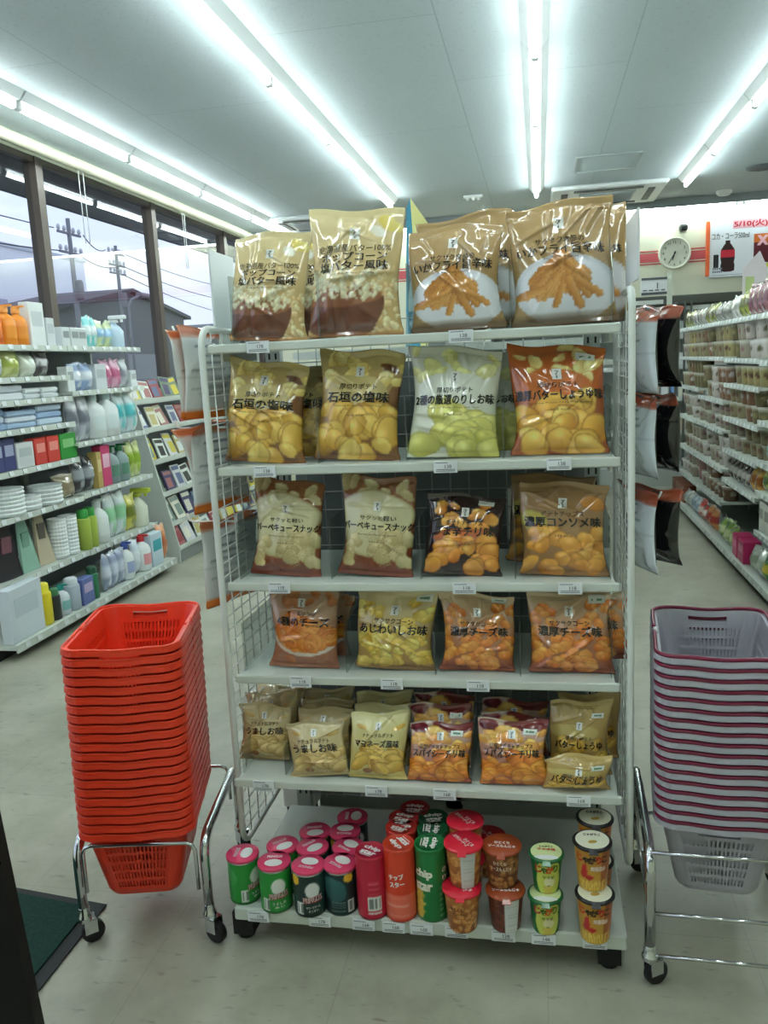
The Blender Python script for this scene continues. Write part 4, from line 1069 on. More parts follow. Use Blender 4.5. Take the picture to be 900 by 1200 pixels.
for i,(x,z,wd_,hg_,c,nm) in enumerate(((-.60,1.20,.12,.13,(60,92,120),'blue'),(-.46,1.18,.10,.14,(196,200,196),'white'),(-.10,1.19,.11,.15,(184,60,56),'red'),(.02,1.19,.10,.13,(220,214,190),'cream'),
     (-.03,.93,.12,.15,(206,210,190),'pale green'),(.07,.93,.09,.15,(190,44,44),'dark red'))):
    m_ = MB(); m_.box((x,2.228,z),(wd_,.05,hg_),bev=.012); m_.box((x,2.2015,z+.02),(wd_*.6,.002,hg_*.3),1)
    m_.tube([(x,2.25,z+hg_/2-.008),(x,2.276,z+hg_/2-.008)],.003,6)
    tag(m_.build('boxed_snack', [M('behind_pack_%d' % i, c, .35), M('behind_pack_label',(230,228,220),.5)]), '%s boxed snack hung on the board seen through the rack grid' % nm, 'boxed snack', 'goods behind the rack grid')
pd = empty('pop_display', (-.33,2.6,1.39)); tag(pd, 'blue and yellow folded paper pop display behind the top shelf bags', 'pop display')
f0, f1, f2, f3 = at(479,232,Y=2.6), at(486,268,Y=2.6), at(500,260,Y=2.6), at(474,268,Y=2.6)
zb_ = 1.39
def LP(p,dy=0): return (p[0]+.33,dy,p[2]-1.39)
tp = (f0[0]+.33+.004, 0, f0[2]-1.39)
m_ = MB(); m_.add([(f3[0]+.33-.01,-.01,0),(f1[0]+.33+.005,-.01,0),tp,(tp[0]-.012,0,tp[2]-.03),(f3[0]+.33-.01,.0,0),(f1[0]+.33+.005,.0,0),(tp[0],.008,tp[2]),(tp[0]-.012,.008,tp[2]-.03)],[(0,1,2,3),(7,6,5,4),(0,4,5,1),(1,5,6,2),(2,6,7,3),(3,7,4,0)]); m_.build('blue_panel', M('pop_blue',(74,150,178),.5), pd)
m_ = MB(); m_.add([(f1[0]+.33+.005,-.01,0),(f2[0]+.33+.01,.06,0),(f2[0]+.33-.0,.06,f2[2]-1.39),(tp[0],0,tp[2]),(f1[0]+.33+.005,-.005,0),(f2[0]+.33+.01,.065,0),(f2[0]+.33,.065,f2[2]-1.39),(tp[0],.005,tp[2])],[(0,1,2,3),(7,6,5,4),(0,4,5,1),(1,5,6,2),(2,6,7,3),(3,7,4,0)]); m_.build('yellow_panel', M('pop_yellow',(226,224,150),.5), pd)
# shelf sign beyond the right hooks
sg = empty('shelf_sign', (.35,2.7,1.39)); tag(sg, 'small white price sign on a post beyond the right rack panel', 'sign')
a_, b_, c_ = at(751,326,Y=2.7), at(782,326,Y=2.7), at(752,347,Y=2.7)
sw, shh = b_[0]-a_[0], a_[2]-c_[2]; cx_, cz_ = (a_[0]+b_[0])/2-.35, (a_[2]+c_[2])/2-1.39
m_ = MB(); m_.box((cx_,0,cz_),(sw,.006,shh)); m_.build('sign_board', M('sign_white',(232,234,236),.4), sg)
m_ = MB(); m_.box((cx_,-.004,cz_+shh*.42),(sw*.97,.003,shh*.12)); m_.box((cx_,-.004,cz_-shh*.40),(sw*.97,.003,shh*.14))
text_on(m_,'1',(cx_+sw*.12,-.0056,cz_+.001),(1,0,0),(0,0,1),height=shh*.34)
for k in range(4): m_.box((cx_-sw*.35+k*sw*.23,-.004,cz_-shh*.22),(sw*.15,.002,shh*.06))
m_.build('sign_print', M('sign_dark',(86,90,96),.5), sg)
m_ = MB(); m_.box((cx_+sw/2+.008,.008,cz_-.10),(.014,.012,.28)); m_.build('post', M('sign_post',(206,210,196),.4), sg)
m_ = MB(); m_.box((cx_-.02,.008,cz_-shh*.5-.02),(sw*1.25,.012,.012)); m_.box((cx_-.08,.008,cz_-.22),(.22,.012,.016)); m_.build('arm', M('sign_arm',(214,218,212),.4), sg)

# ================================================================== CANS AND CUPS ON THE DECK
print_mat = M('printed_card', (200,200,200), .32, spec=.5, coat=.15, attr=True)
class Round:
    """printed body of revolution: profile [(r,z)], art wrapped round, theta=0 faces -Y, + to the right"""
    def __init__(s, prof, art, n=84, m=36):
        s.mb = MB(); s.cols = []; s.prof = prof
        zs = np.linspace(prof[0][1], prof[-1][1], m); rs = np.interp(zs, [p[1] for p in prof], [p[0] for p in prof])
        vs = []; H, W = art.shape[:2]; cs = []
        for r, z in zip(rs, zs):
            for k in range(n):
                th = -PI+2*PI*k/n; vs.append((r*math.sin(th), -r*math.cos(th), z))
                cs.append(art[min(H-1,int((1-(z-zs[0])/(zs[-1]-zs[0]))*(H-1)+.5)), min(W-1,int((th+PI)/(2*PI)*W))])
        fs = [(i*n+k, i*n+(k+1)%n, (i+1)*n+(k+1)%n, (i+1)*n+k) for i in range(m-1) for k in range(n)]
        s.mb.add(vs, fs, 0, True); s.cols.append(lin(np.array(cs)))
        s.mb.f.append(tuple(range(n-1,-1,-1))); s.mb.m.append(0); s.mb.sm.append(False)
    def R(s, z): return float(np.interp(z, [p[1] for p in s.prof], [p[0] for p in s.prof]))
    def text(s, t, th, z, w, h, col, wt=.03, rot=0.0):
        v, f, d = text_geo(t, wt); sx = w/d[0]; sz = h/d[1] if h else sx
        P = []
        for (x, y), q in zip(v, _lay[(t, wt)]):
            X, Z = x*sx, y*sz
            if rot: X, Z = X*math.cos(rot)-Z*math.sin(rot), X*math.sin(rot)+Z*math.cos(rot)
            r = s.R(z+Z)+.0007+.00014*q; a = th+X/r; P.append((r*math.sin(a), -r*math.cos(a), z+Z))
        s.mb.add(P, f, 0); s.cols.append(np.tile(lin(col),(len(P),1)))
    def build(s, name, parent): return s.mb.build(name, print_mat, parent, colors=np.concatenate(s.cols))
def lid_print(parent, z, items, r, name='lid_print'):
    """items: ('text',str,x,y,w,h,col,rot) / ('ell',x,y,rx,ry,col) drawn on the lid top; y towards the back"""
    m_ = MB(); cols = []
    for i, it in enumerate(items):
        zz = z+.0004*(i+1)
        if it[0] == 'ell':
            _, x, y, rx, ry, c, rot = it
            vs = []
            for k in range(28):
                a = 2*PI*k/28; X, Y = rx*math.cos(a), ry*math.sin(a)
                vs.append((x+X*math.cos(rot)-Y*math.sin(rot), y+X*math.sin(rot)+Y*math.cos(rot), zz))
            m_.add(vs, [tuple(range(28))]); cols.append(np.tile(lin(c),(28,1)))
        else:
            _, t, x, y, w, h, c, rot = it
            v, f, d = text_geo(t, .05); sx = w/d[0]; sy = h/d[1] if h else sx
            vs = [(x+a*sx*math.cos(rot)-b*sy*math.sin(rot), y+a*sx*math.sin(rot)+b*sy*math.cos(rot), zz+.00014*q) for (a, b), q in zip(v, _lay[(t, .05)])]
            m_.add(vs, f); cols.append(np.tile(lin(c),(len(vs),1)))
    return m_.build(name, print_mat, parent, colors=np.concatenate(cols))
pinklid = M('pink_plastic_lid', (232,70,112), .25, spec=.5, coat=.2)
rim_m = M('can_rim', (206,206,206), .25, .8)
def art_can(base, dark, kind):
    a = Art(180,80,top=base,bot=base)
    if kind == 'green':
        a.blob(.22,.28,.16,.1,.5,mixc(base,(255,255,255),.22),base,None,.05,random.Random(1)); a.ellipse(.57,.36,.075,.085,(232,234,230))
        a.band(.92,1.1,dark,.04)
    if kind == 'dark':
        a.ellipse(.57,.36,.075,.085,(226,228,226)); a.stick(.37,.14,.02,.11,0,(240,190,40),(240,190,40),(230,180,40))
        a.band(.9,1.1,dark,.04)
    if kind == 'teal':
        a.blob(.45,.38,.15,.12,.4,(58,110,112),(46,92,96),None,.06,random.Random(2)); a.stick(.62,.12,.02,.09,0,(240,190,40),(240,190,40),(230,180,40))
        for k in range(5): a.stick(.50,.68+k*.05,.14,.012,0,(120,150,146),(120,150,146),(120,150,146))
    return a
def barcode(a, x, y, w=.075, h=.26):
    y0, y1, x0, x1 = int(y*a.H), int((y+h)*a.H), int(x*a.W), int((x+w)*a.W)
    a.im[y0:y1,x0:x1] = (222,226,222)
    for k in range(x0+1,x1-1):
        if (k*7) % 5 < 3: a.im[y0+2:y1-2,k] = (120,128,124)
def chips_can(kind, px, py, yaw, lidrot, label):
    p = at(px, py, Z=DKZ+.117)
    o = empty('chip_can', (p[0],p[1],DKZ+.001), yaw); tag(o, label, 'chip can', 'short chip cans with pink lids')
    base, dark = {'green':((40,150,58),(24,100,40)),'dark':((24,52,50),(18,36,36)),'teal':((22,50,52),(16,36,40))}[kind]
    a = art_can(base, dark, kind); barcode(a, .40 if kind != 'teal' else .60, .66)
    b = Round([(.0365,.0),(.0375,.003),(.0375,.104),(.037,.106)], a.get())
    if kind != 'teal':
        th = .45
        b.text('PRINGLES', th, .045, .048, .017, (150,30,36), .09, .10); b.text('PRINGLES', th, .046, .046, .015, (236,226,224), .03, .10)
        b.text('サワークリーム' if kind == 'dark' else 'うましお', th, .026, .034, .007, (220,224,214), .02, .06); b.text('オニオン' if kind=='dark' else 'あじ', th, .017, .024, .006, (220,224,214), .02, .06)
    b.build('can_body', o)
    m_ = MB(); m_.lathe([(.0388,.1075),(.0392,.109),(.0392,.1125),(.0382,.1135),(.0,.1135)], 40, cap=False); m_.lathe([(.0375,.1025),(.0388,.104),(.0388,.1075)],40,cap=False,mi=1); ld = m_.build('lid', [pinklid, rim_m], o)
    c_, s_ = math.cos(lidrot), math.sin(lidrot)
    lid_print(ld, .1136, [('ell',-.010*-s_,-.010*c_,.021,.014,(238,234,232),lidrot),('text','PRINGLES',.014*-s_,.014*c_,.036,.009,(246,196,208),lidrot)], .036)
    return o
for i, a in enumerate([('green',284,998,.75,.9,'green chip can with pink lid at the left front corner of the deck'),('green',321,1007,.05,.1,'green chip can second from left in the front row of the deck'),
    ('dark',361,1011,.0,3.0,'dark green chip can with yellow sticker third from left, front row'),('teal',398,1009,.0,2.6,'dark can showing its teal back label, fourth in front row'),
    ('green',331,988,.2,.6,'green chip can behind the second front can of the deck'),('dark',366,990,.1,.8,'dark chip can behind the third front can of the deck'),
    ('dark',408,990,.1,2.5,'dark chip can directly behind the teal labelled can'),('dark',369,972,.1,.2,'dark chip can in the third line back, left of two'),('dark',404,972,.1,3.1,'dark chip can in the third line back, right of two'),
    ('dark',413,955,.1,1.6,'dark chip can rearmost of the pink lidded cans')]): chips_can(*a)
def star_can(col, px, py, yaw, lidrot, label, style, H=.178):
    p = at(px, py, Z=DKZ+H)
    o = empty('chip_can', (p[0],p[1],DKZ+.001), yaw); tag(o, label, 'chip can', 'tall chip cans')
    col = np.array(col,float); a = Art(150,110,top=col,bot=col)
    if style == 'bar':
        barcode(a,.49,.62,.13,.22); a.band(.955,1.1,col*.8,.02)
        a.stick(.55,.87,.13,.03,0,(226,220,220),(226,220,220),(226,220,220)); 
        for k in range(6): a.stick(.55,.36+k*.04,.10,.008,0,(236,130,140),(236,130,140),(236,130,140))
    if style == 'logo':
        a.band(.62,.95,mixc(col,(255,190,170),.35),.01)
        for k in range(8): a.stick(.5,.66+k*.035,.24,.01,0,(240,190,180),(240,190,180),(240,190,180))
    if style == 'green':
        for k in range(7): a.blob(.36+.02*(k%2),.55+k*.06,.075,.035,.2,(236,206,96),(206,166,60),(150,120,40),.1,random.Random(k),20)
        for k in range(10): a.stick(.62,.5+k*.045,.03,.02,0,(120,180,130),(120,180,130),(120,180,130))
    b = Round([(.0350,0),(.0358,.003),(.0358,H-.008),(.0350,H-.005)], a.get())
    if style == 'logo':
        b.text('チップ', .0, .112, .036, .014, (250,240,236), .06, .12); b.text('スター', .05, .094, .036, .014, (250,240,236), .06, .12)
    if style == 'green':
        b.text('chip', -.42, .118, .046, .026, (244,240,226), .06); b.text('star', -.42, .088, .046, .022, (244,240,226), .06)
        b.text('の', 1.05, .125, .014, .014, (240,240,230), .03); b.text('り', 1.05, .105, .014, .014, (240,240,230), .03)
    b.build('can_body', o)
    m_ = MB(); m_.lathe([(.0362,H-.010),(.0366,H-.008),(.0366,H-.0015),(.0335,H-.0005),(.0325,H-.0025),(.0,H-.0025)], 40, cap=False)
    ld = m_.build('lid', M('star_lid_%d_%d' % (col[0],col[1]), col*.95, .3, coat=.2), o)
    c_, s_ = math.cos(lidrot), math.sin(lidrot)
    lid_print(ld, H-.0023, [('text','chip',.008*-s_,.008*c_,.044,.017,(244,236,232),lidrot),('text','star',-.010*-s_,-.010*c_,.040,.014,(244,236,232),lidrot),('text','—',-.021*-s_,-.021*c_,.03,.002,(244,236,232),lidrot)], .033)
    return o
for a in [((196,30,60),434,996,0,-.4,'crimson tall chip can with white barcode, left of the orange-red one','bar',.155),((226,66,40),467,987,-.1,2.4,'orange-red tall chip can with white lettering in the front row','logo'),
    ((24,122,60),504,987,.0,-1.57,'green tall chip can in the front row of the deck','green'),((206,52,40),470,968,0,-.35,'red tall chip can directly behind the orange-red front can','logo'),
    ((186,40,44),473,957,0,-.2,'red tall chip can third in line behind the orange-red can','logo'),((22,92,54),507,970,0,-1.5,'green tall chip can second in line behind the front green one','green'),
    ((20,78,48),508,957,0,.3,'green tall chip can rearmost of its line','green'),((150,28,38),486,946,0,.0,'dark red tall chip can rearmost of the red line','logo')]: star_can(*a)

def cup(nm, px, py, ztop, h, r1, r0, art, lidcol, rimcol, texts, lid_items, label, yaw=0.0, X=None, rim=.003):
    p = at(px, py, Z=DKZ+ztop)
    z0 = DKZ+ztop-h+.001
    o = empty('snack_cup', (p[0],p[1],z0), yaw); tag(o, label, 'snack cup', nm)
    b = Round([(r0,0),(r0+.001,.002),(r1-.001,h-.006),(r1-.001,h-.004)], art)
    for t in texts: b.text(*t)
    b.build('cup_body', o)
    m_ = MB(); m_.lathe([(r1-.001,h-.007),(r1+rim,h-.006),(r1+rim,h-.002),(r1,h-.001)], 40, cap=False); m_.build('rim', M('cup_rim_%d_%d_%d' % tuple(rimcol), rimcol, .3), o)
    m_ = MB(); n = 40
    m_.lathe([(r1+rim*.6,h-.0016),(r1+rim*.4,h-.0006),(0,h-.0006)], 40, cap=False)
    if lidcol is not None:
        m_.add([(-.008,-r1-rim+.002,h-.001),(.008,-r1-rim+.002,h-.001),(.010,-r1-rim-.008,h-.006),(-.010,-r1-rim-.008,h-.006),(-.008,-r1-rim+.002,h-.002),(.008,-r1-rim+.002,h-.002),(.010,-r1-rim-.008,h-.007),(-.010,-r1-rim-.008,h-.007)],
               [(0,3,2,1),(4,5,6,7),(0,1,5,4),(1,2,6,5),(2,3,7,6),(3,0,4,7)])
    ld = m_.build('lid', M('lid_%d_%d_%d' % tuple(lidcol), lidcol, .28, coat=.2), o)
    lid_print(ld, h-.0005, lid_items, r1)
    return o
rg = random.Random(21)
def art_monja(base, c1, c2, white):
    a = Art(170,70,top=base,bot=mixc(base,(60,20,10),.4)); 
    for k in range(60): a.blob(rg.uniform(.2,.8),rg.uniform(.1,1),.035,.03,rg.uniform(0,3),c1,c2,mixc(c2,(40,20,10),.5),.12,rg,16)
    if white is not None:
        x0, x1 = int((white-.07)*a.W), int((white+.07)*a.W); a.im[:,x0:x1] = (212,214,212)
        for k in range(12): a.stick(white,.08+k*.075,.10,.008,0,(170,176,178),(170,176,178),(170,176,178))
    return a.get()
aR, aRw = art_monja((196,120,60),(226,170,100),(190,116,52),None), art_monja((196,120,60),(226,170,100),(190,116,52),.555)
aB, aBw = art_monja((120,66,40),(196,146,84),(146,86,44),None), art_monja((96,44,30),(130,60,40),(80,34,24),.555)
WH = (246,232,228)
lidR = [('text','ひとくち',.012,-.004,.034,.010,WH,-.9),('text','スパイシーチーズ',-.006,.002,.054,.011,WH,-.9)]
lidB = [('text','ひとくち',0,.004,.034,.010,WH,0),('text','ソースもんじゃ',0,-.010,.060,.011,WH,0)]
TR = [('ひとくち',-.25,.062,.030,.009,(50,26,14),.03),('スパイシーチーズ',-.2,.050,.046,.010,(50,26,14),.03)]
TB_ = [('ひとくち',-.1,.066,.030,.009,(244,226,200),.03),('ソースもんじゃ',-.05,.052,.050,.011,(244,226,200),.03)]
GC = 'round one-bite snack cups'
RL, BL = (226,32,58), (164,72,36)
cup(GC,541,1038,.097,.097,.041,.031,aR,RL,RL,TR,lidR,'red-lidded snack cup at the bottom of the front stack beside the green cans')
cup(GC,543,986,.194,.097,.041,.031,aRw,RL,RL,[],lidR,'red-lidded cup with white label panel, on top of the front red stack')
cup(GC,592,1040,.092,.092,.041,.031,aBw,BL,BL,[],lidB,'brown-lidded cup with white panel, lower one of its stack',yaw=.1)
cup(GC,588,989,.184,.092,.041,.031,aB,BL,BL,TB_,lidB,'brown-lidded snack cup on top of its stack')
pR = at(545,958,Z=DKZ+.194)
cup(GC,545,960,.194,.097,.041,.031,aR,RL,RL,TR,lidR,'red-lidded cup on top of the rear stack behind the red front stack')
q_ = (pR[0],pR[1])
o = cup(GC,545,960,.097,.097,.041,.031,aR,RL,RL,TR,lidR,'red-lidded cup at the bottom of the rear red stack'); 
for ob in COL.objects:
    if ob.get('label','').startswith('red-lidded cup on top of the rear stack'): o.location.x, o.location.y = ob.location.x, ob.location.y
cup(GC,572,978,.097,.097,.041,.031,aR,RL,RL,TR,lidR,'single red-lidded cup standing behind the brown stack')
aG = Art(170,70,top=(30,120,62),bot=(26,110,56)); aG.ellipse(.52,.62,.15,.20,(206,214,96)); aG.blob(.44,.20,.05,.08,.5,(206,214,96),(206,214,96),None,.02,rg); aG.blob(.60,.20,.05,.08,-.5,(206,214,96),(206,214,96),None,.02,rg); aG.ellipse(.53,.62,.07,.06,(232,226,176)); aG.blob(.52,.78,.03,.03,0,(120,120,40),(96,96,30),None,.2,rg)
for k in range(9): aG.stick(.47+k*.012,.92,.14,.018,1.45,(236,214,110),(206,180,70),(150,130,50))
aG = aG.get()
TG = [('じ',-.55,.062,.017,.019,(206,60,40),.06),('ゃ',-.16,.060,.015,.016,(60,110,40),.06),('が',.20,.062,.018,.019,(226,90,30),.06),('り',.60,.064,.014,.019,(80,130,40),.06),('サラダ',.12,.043,.026,.008,(70,80,40),.03)]
lidG = [('ell',0,0,.034,.034,(222,232,170),0),('text','じゃがりこ',0,.018,.030,.008,(90,110,40),0),('text','サラダ味',0,.007,.040,.008,(216,90,60),0),('ell',0,-.024,.026,.008,(236,240,240),0)]
GJ = 'green potato stick cups'
cup(GJ,639,1046,.086,.086,.036,.027,aG,(30,110,56),(30,110,56),TG,lidG,'green and yellow potato stick cup, lower one of its stack')
cup(GJ,640,998,.172,.086,.036,.027,aG,(30,110,56),(30,110,56),TG,lidG,'green and yellow potato stick cup on top of its stack')
aY = Art(170,80,top=(196,140,54),bot=(206,160,60)); aY.ellipse(.66,.6,.09,.5,(176,96,50)); aY.blob(.40,.52,.035,.09,.3,(206,40,44),(176,30,34),None,.2,rg); aY.blob(.45,.64,.06,.03,.2,(206,40,44),(176,30,34),None,.2,rg); aY.stick(.56,.44,.10,.05,.1,(232,200,180),(226,186,166),(206,160,140))
for k in range(12): aY.stick(.36+k*.03,.90+.02*(k%3),.16,.026,1.35+.1*(k%3),(250,224,120),(206,156,52),(140,92,30))
aY.stick(.66,.6,.26,.03,1.9,(226,150,80),(190,110,50),(150,80,40)); aY = aY.get()
TY = [('じ',-.85,.079,.017,.019,(206,50,40),.07),('ゃ',-.45,.077,.015,.016,(40,30,26),.07),('が',-.08,.079,.018,.019,(40,30,26),.07),('り',.32,.079,.014,.019,(206,40,40),.07),('こ',.68,.079,.015,.016,(40,30,26),.07),('たらこ',.2,.058,.026,.010,(246,236,226),.04)]
lidY = [('ell',0,0,.036,.036,(232,230,206),0),('text','じゃがりこ',0,.018,.036,.010,(50,44,40),0),('ell',0,-.010,.010,.006,(196,160,70),.3)]
GY = 'yellow potato stick cups'; RB = (30,26,26)
cup(GY,697,1045,.106,.106,.0395,.030,aY,RB,RB,TY,lidY,'yellow and brown potato stick cup, lower one of the right end stack')
cup(GY,694,984,.212,.106,.0395,.030,aY,RB,RB,TY,lidY,'yellow potato stick cup on top of the right end stack')
cup(GY,697,957,.212,.106,.0395,.030,aY,RB,RB,TY,lidY,'black-rimmed potato stick cup on top of the rear right stack')
o2 = cup(GY,697,957,.106,.106,.0395,.030,aY,RB,RB,TY,lidY,'black-rimmed potato stick cup at the bottom of the rear right stack')
for ob in COL.objects:
    if ob.get('label','').startswith('black-rimmed potato stick cup on top'): o2.location.x, o2.location.y = ob.location.x, ob.location.y
# ================================================================== BASKETS AND THEIR CARTS
def rrect(hx, hy, r, nx, ny, nc):
    """closed outline of a rounded rectangle, starts at front-left going right; returns points and side index"""
    P = []; S = []
    def side(a, b, n, tag_):
        for i in range(n): P.append((a[0]+(b[0]-a[0])*i/n, a[1]+(b[1]-a[1])*i/n)); S.append((tag_, i, n))
    def corner(cx, cy, a0):
        for i in range(nc): a = a0+PI/2*i/nc; P.append((cx+r*math.cos(a), cy+r*math.sin(a))); S.append(('c', i, nc))
    side((-hx+r,-hy),(hx-r,-hy),nx,'f'); corner(hx-r,-hy+r,-PI/2)
    side((hx,-hy+r),(hx,hy-r),ny,'r'); corner(hx-r,hy-r,0)
    side((hx-r,hy),(-hx+r,hy),nx,'b'); corner(-hx+r,hy-r,PI/2)
    side((-hx,hy-r),(-hx,-hy+r),ny,'l'); corner(-hx+r,-hy+r,PI)
    return P, S
BW, BL_ = .122, .172
def basket_body():
    nx, ny, nc = 34, 44, 6
    zs = [-.010,0,0,-.011,-.031,-.040,-.058,-.066,-.084,-.092,-.110,-.118,-.136,-.144,-.162,-.172,-.186]
    vs = []; S = None
    for j, z in enumerate(zs):
        if j == 0: o, zz = .0135, z
        elif j == 1: o, zz = .0125, 0
        else: o, zz = 0, z
        t = max(0,-z)/.186 if j > 1 else 0
        hx, hy = BW-.034*t+o, BL_-.038*t+o
        if j == len(zs)-1: hx -= .004; hy -= .004
        P, S = rrect(hx, hy, .034+o, nx, ny, nc)
        for (x,y),(sd,i,n) in zip(P,S):
            dip = 0
            if sd in 'fb' and j <= 3:
                u = abs(i/n-.5)*2; dip = -.004*max(0,math.cos(min(1,u/.75)*PI/2))**1.5
            if sd in 'lr' and j <= 3:
                u = abs(i/n-.5)*2; dip = -.003 if u < .12 else 0
            vs.append((x,y,zz+dip))
    n = len(P); fs = []
    for j in range(len(zs)-1):
        for k in range(n):
            sd, i, m = S[k]
            if sd != 'c':
                u = abs((i+.5)/m-.5)*2
                if sd in 'fb' and j == 3 and u < .55: continue
                if j >= 5 and j % 2 == 1 and j < len(zs)-2 and i % 2 == 1 and u < .95: continue
            l = (k+1) % n
            fs.append((j*n+k, (j+1)*n+k, (j+1)*n+l, j*n+l))
    b = len(vs); vs.append((0,0,zs[-1]))
    for k in range(n): fs.append((b, (len(zs)-1)*n+(k+1)%n, (len(zs)-1)*n+k))
    m_ = MB(); m_.add(vs, fs, 0, False)
    return m_
def handle_mb(front, hr=.0055, hz=.006):
    P, S = rrect(BW+.0095, BL_+.0095, .040, 14, 20, 6)
    pts = []
    for (x,y),(sd,i,n) in zip(P,S):
        if (y < -.012) == front and (y < -.012 or y > .012): pts.append((x,y))
    if front: pts.sort(key=lambda p: math.atan2(p[0],-p[1]))
    else: pts.sort(key=lambda p: math.atan2(p[0],p[1]))
    out = []
    for x, y in pts:
        dip = -.004*max(0,math.cos(min(1,abs(x)/.075)*PI/2))**1.5 if abs(y) > BL_ else 0
        out.append((x,y,hz+dip))
    m_ = MB(); m_.tube(out, hr, 7); return m_
def make_basket(mat, hmat, jmat, hr=.0046, hz=.0055):
    root = empty('shopping_basket')
    b = basket_body().build('basket_body', mat, root)
    md = b.modifiers.new('s','SOLIDIFY'); md.thickness = .0022; md.offset = -1
    dg = bpy.context.evaluated_depsgraph_get(); me = bpy.data.meshes.new_from_object(b.evaluated_get(dg))
    b.modifiers.clear(); b.data = me
    handle_mb(True,hr,hz).build('handle', hmat, root); handle_mb(False,hr,hz).build('handle', hmat, root)
    for s in (-1,1):
        m_ = MB(); m_.box((s*(BW+.006),0,.002),(.011,.034,.010),bev=.002); m_.build('handle_hinge', jmat, root)
    return root
redp = M('red_basket_plastic', (240,62,34), .38, spec=.5, coat=.15)
redh = M('red_handle_plastic', (244,74,44), .36)
def frosted(name, col, alpha):
    m = bpy.data.materials.new(name); m.use_nodes = True; nt = m.node_tree; nt.nodes.clear()
    o = nt.nodes.new('ShaderNodeOutputMaterial'); p = nt.nodes.new('ShaderNodeBsdfPrincipled')
    p.inputs['Base Color'].default_value = rgba(col); p.inputs['Roughness'].default_value = .35
    t = nt.nodes.new('ShaderNodeBsdfTranslucent'); t.inputs['Color'].default_value = rgba(col)
    tr = nt.nodes.new('ShaderNodeBsdfTransparent')
    a = nt.nodes.new('ShaderNodeMixShader'); a.inputs[0].default_value = .35
    nt.links.new(p.outputs[0], a.inputs[1]); nt.links.new(t.outputs[0], a.inputs[2])
    b = nt.nodes.new('ShaderNodeMixShader'); b.inputs[0].default_value = alpha
    nt.links.new(a.outputs[0], b.inputs[1]); nt.links.new(tr.outputs[0], b.inputs[2]); nt.links.new(b.outputs[0], o.inputs['Surface'])
    return m
frost = frosted('frosted_white_plastic', (214,212,222), .16)
mag = M('magenta_handle_plastic', (122,18,56), .35, coat=.2)
hinge_w = M('white_hinge', (226,222,226), .4)
def stack(proto, n, cx, cy, ztop, step, yaw, roll, lab, group):
    R_ = Matrix.Rotation(yaw,4,'Z') @ Matrix.Rotation(roll,4,'Y')
    axis = R_ @ Vector((0,0,1))
    rr = random.Random(n)
    for i in range(n):
        o = proto if i == 0 else copy_tree(proto)
        p = Vector((cx,cy,ztop))-axis*(step*i)
        o.matrix_world = Matrix.Translation(p) @ Matrix.Rotation(rr.uniform(-.004,.004),4,'Z') @ R_
        where = 'topmost' if i == 0 else ('lowest' if i == n-1 else '%s from the top' % ORD[i])
        tag(o, lab % where, 'shopping basket', group)
stack(make_basket(redp, redh, redh, .0032, .0035), 21, -.985, 1.812, .742, .0226, .25, .02, 'red shopping basket, %s of the left stack on the chrome cart', 'red stacked baskets')
stack(make_basket(frost, mag, hinge_w), 17, .388, 1.93, .700, .0240, -.10, -.01, 'frosted white basket with magenta handle, %s of the right stack', 'white stacked baskets')
chrome = M('chrome', (206,208,210), .12, 1.0)
rubber = M('wheel_rubber', (20,20,22), .5)
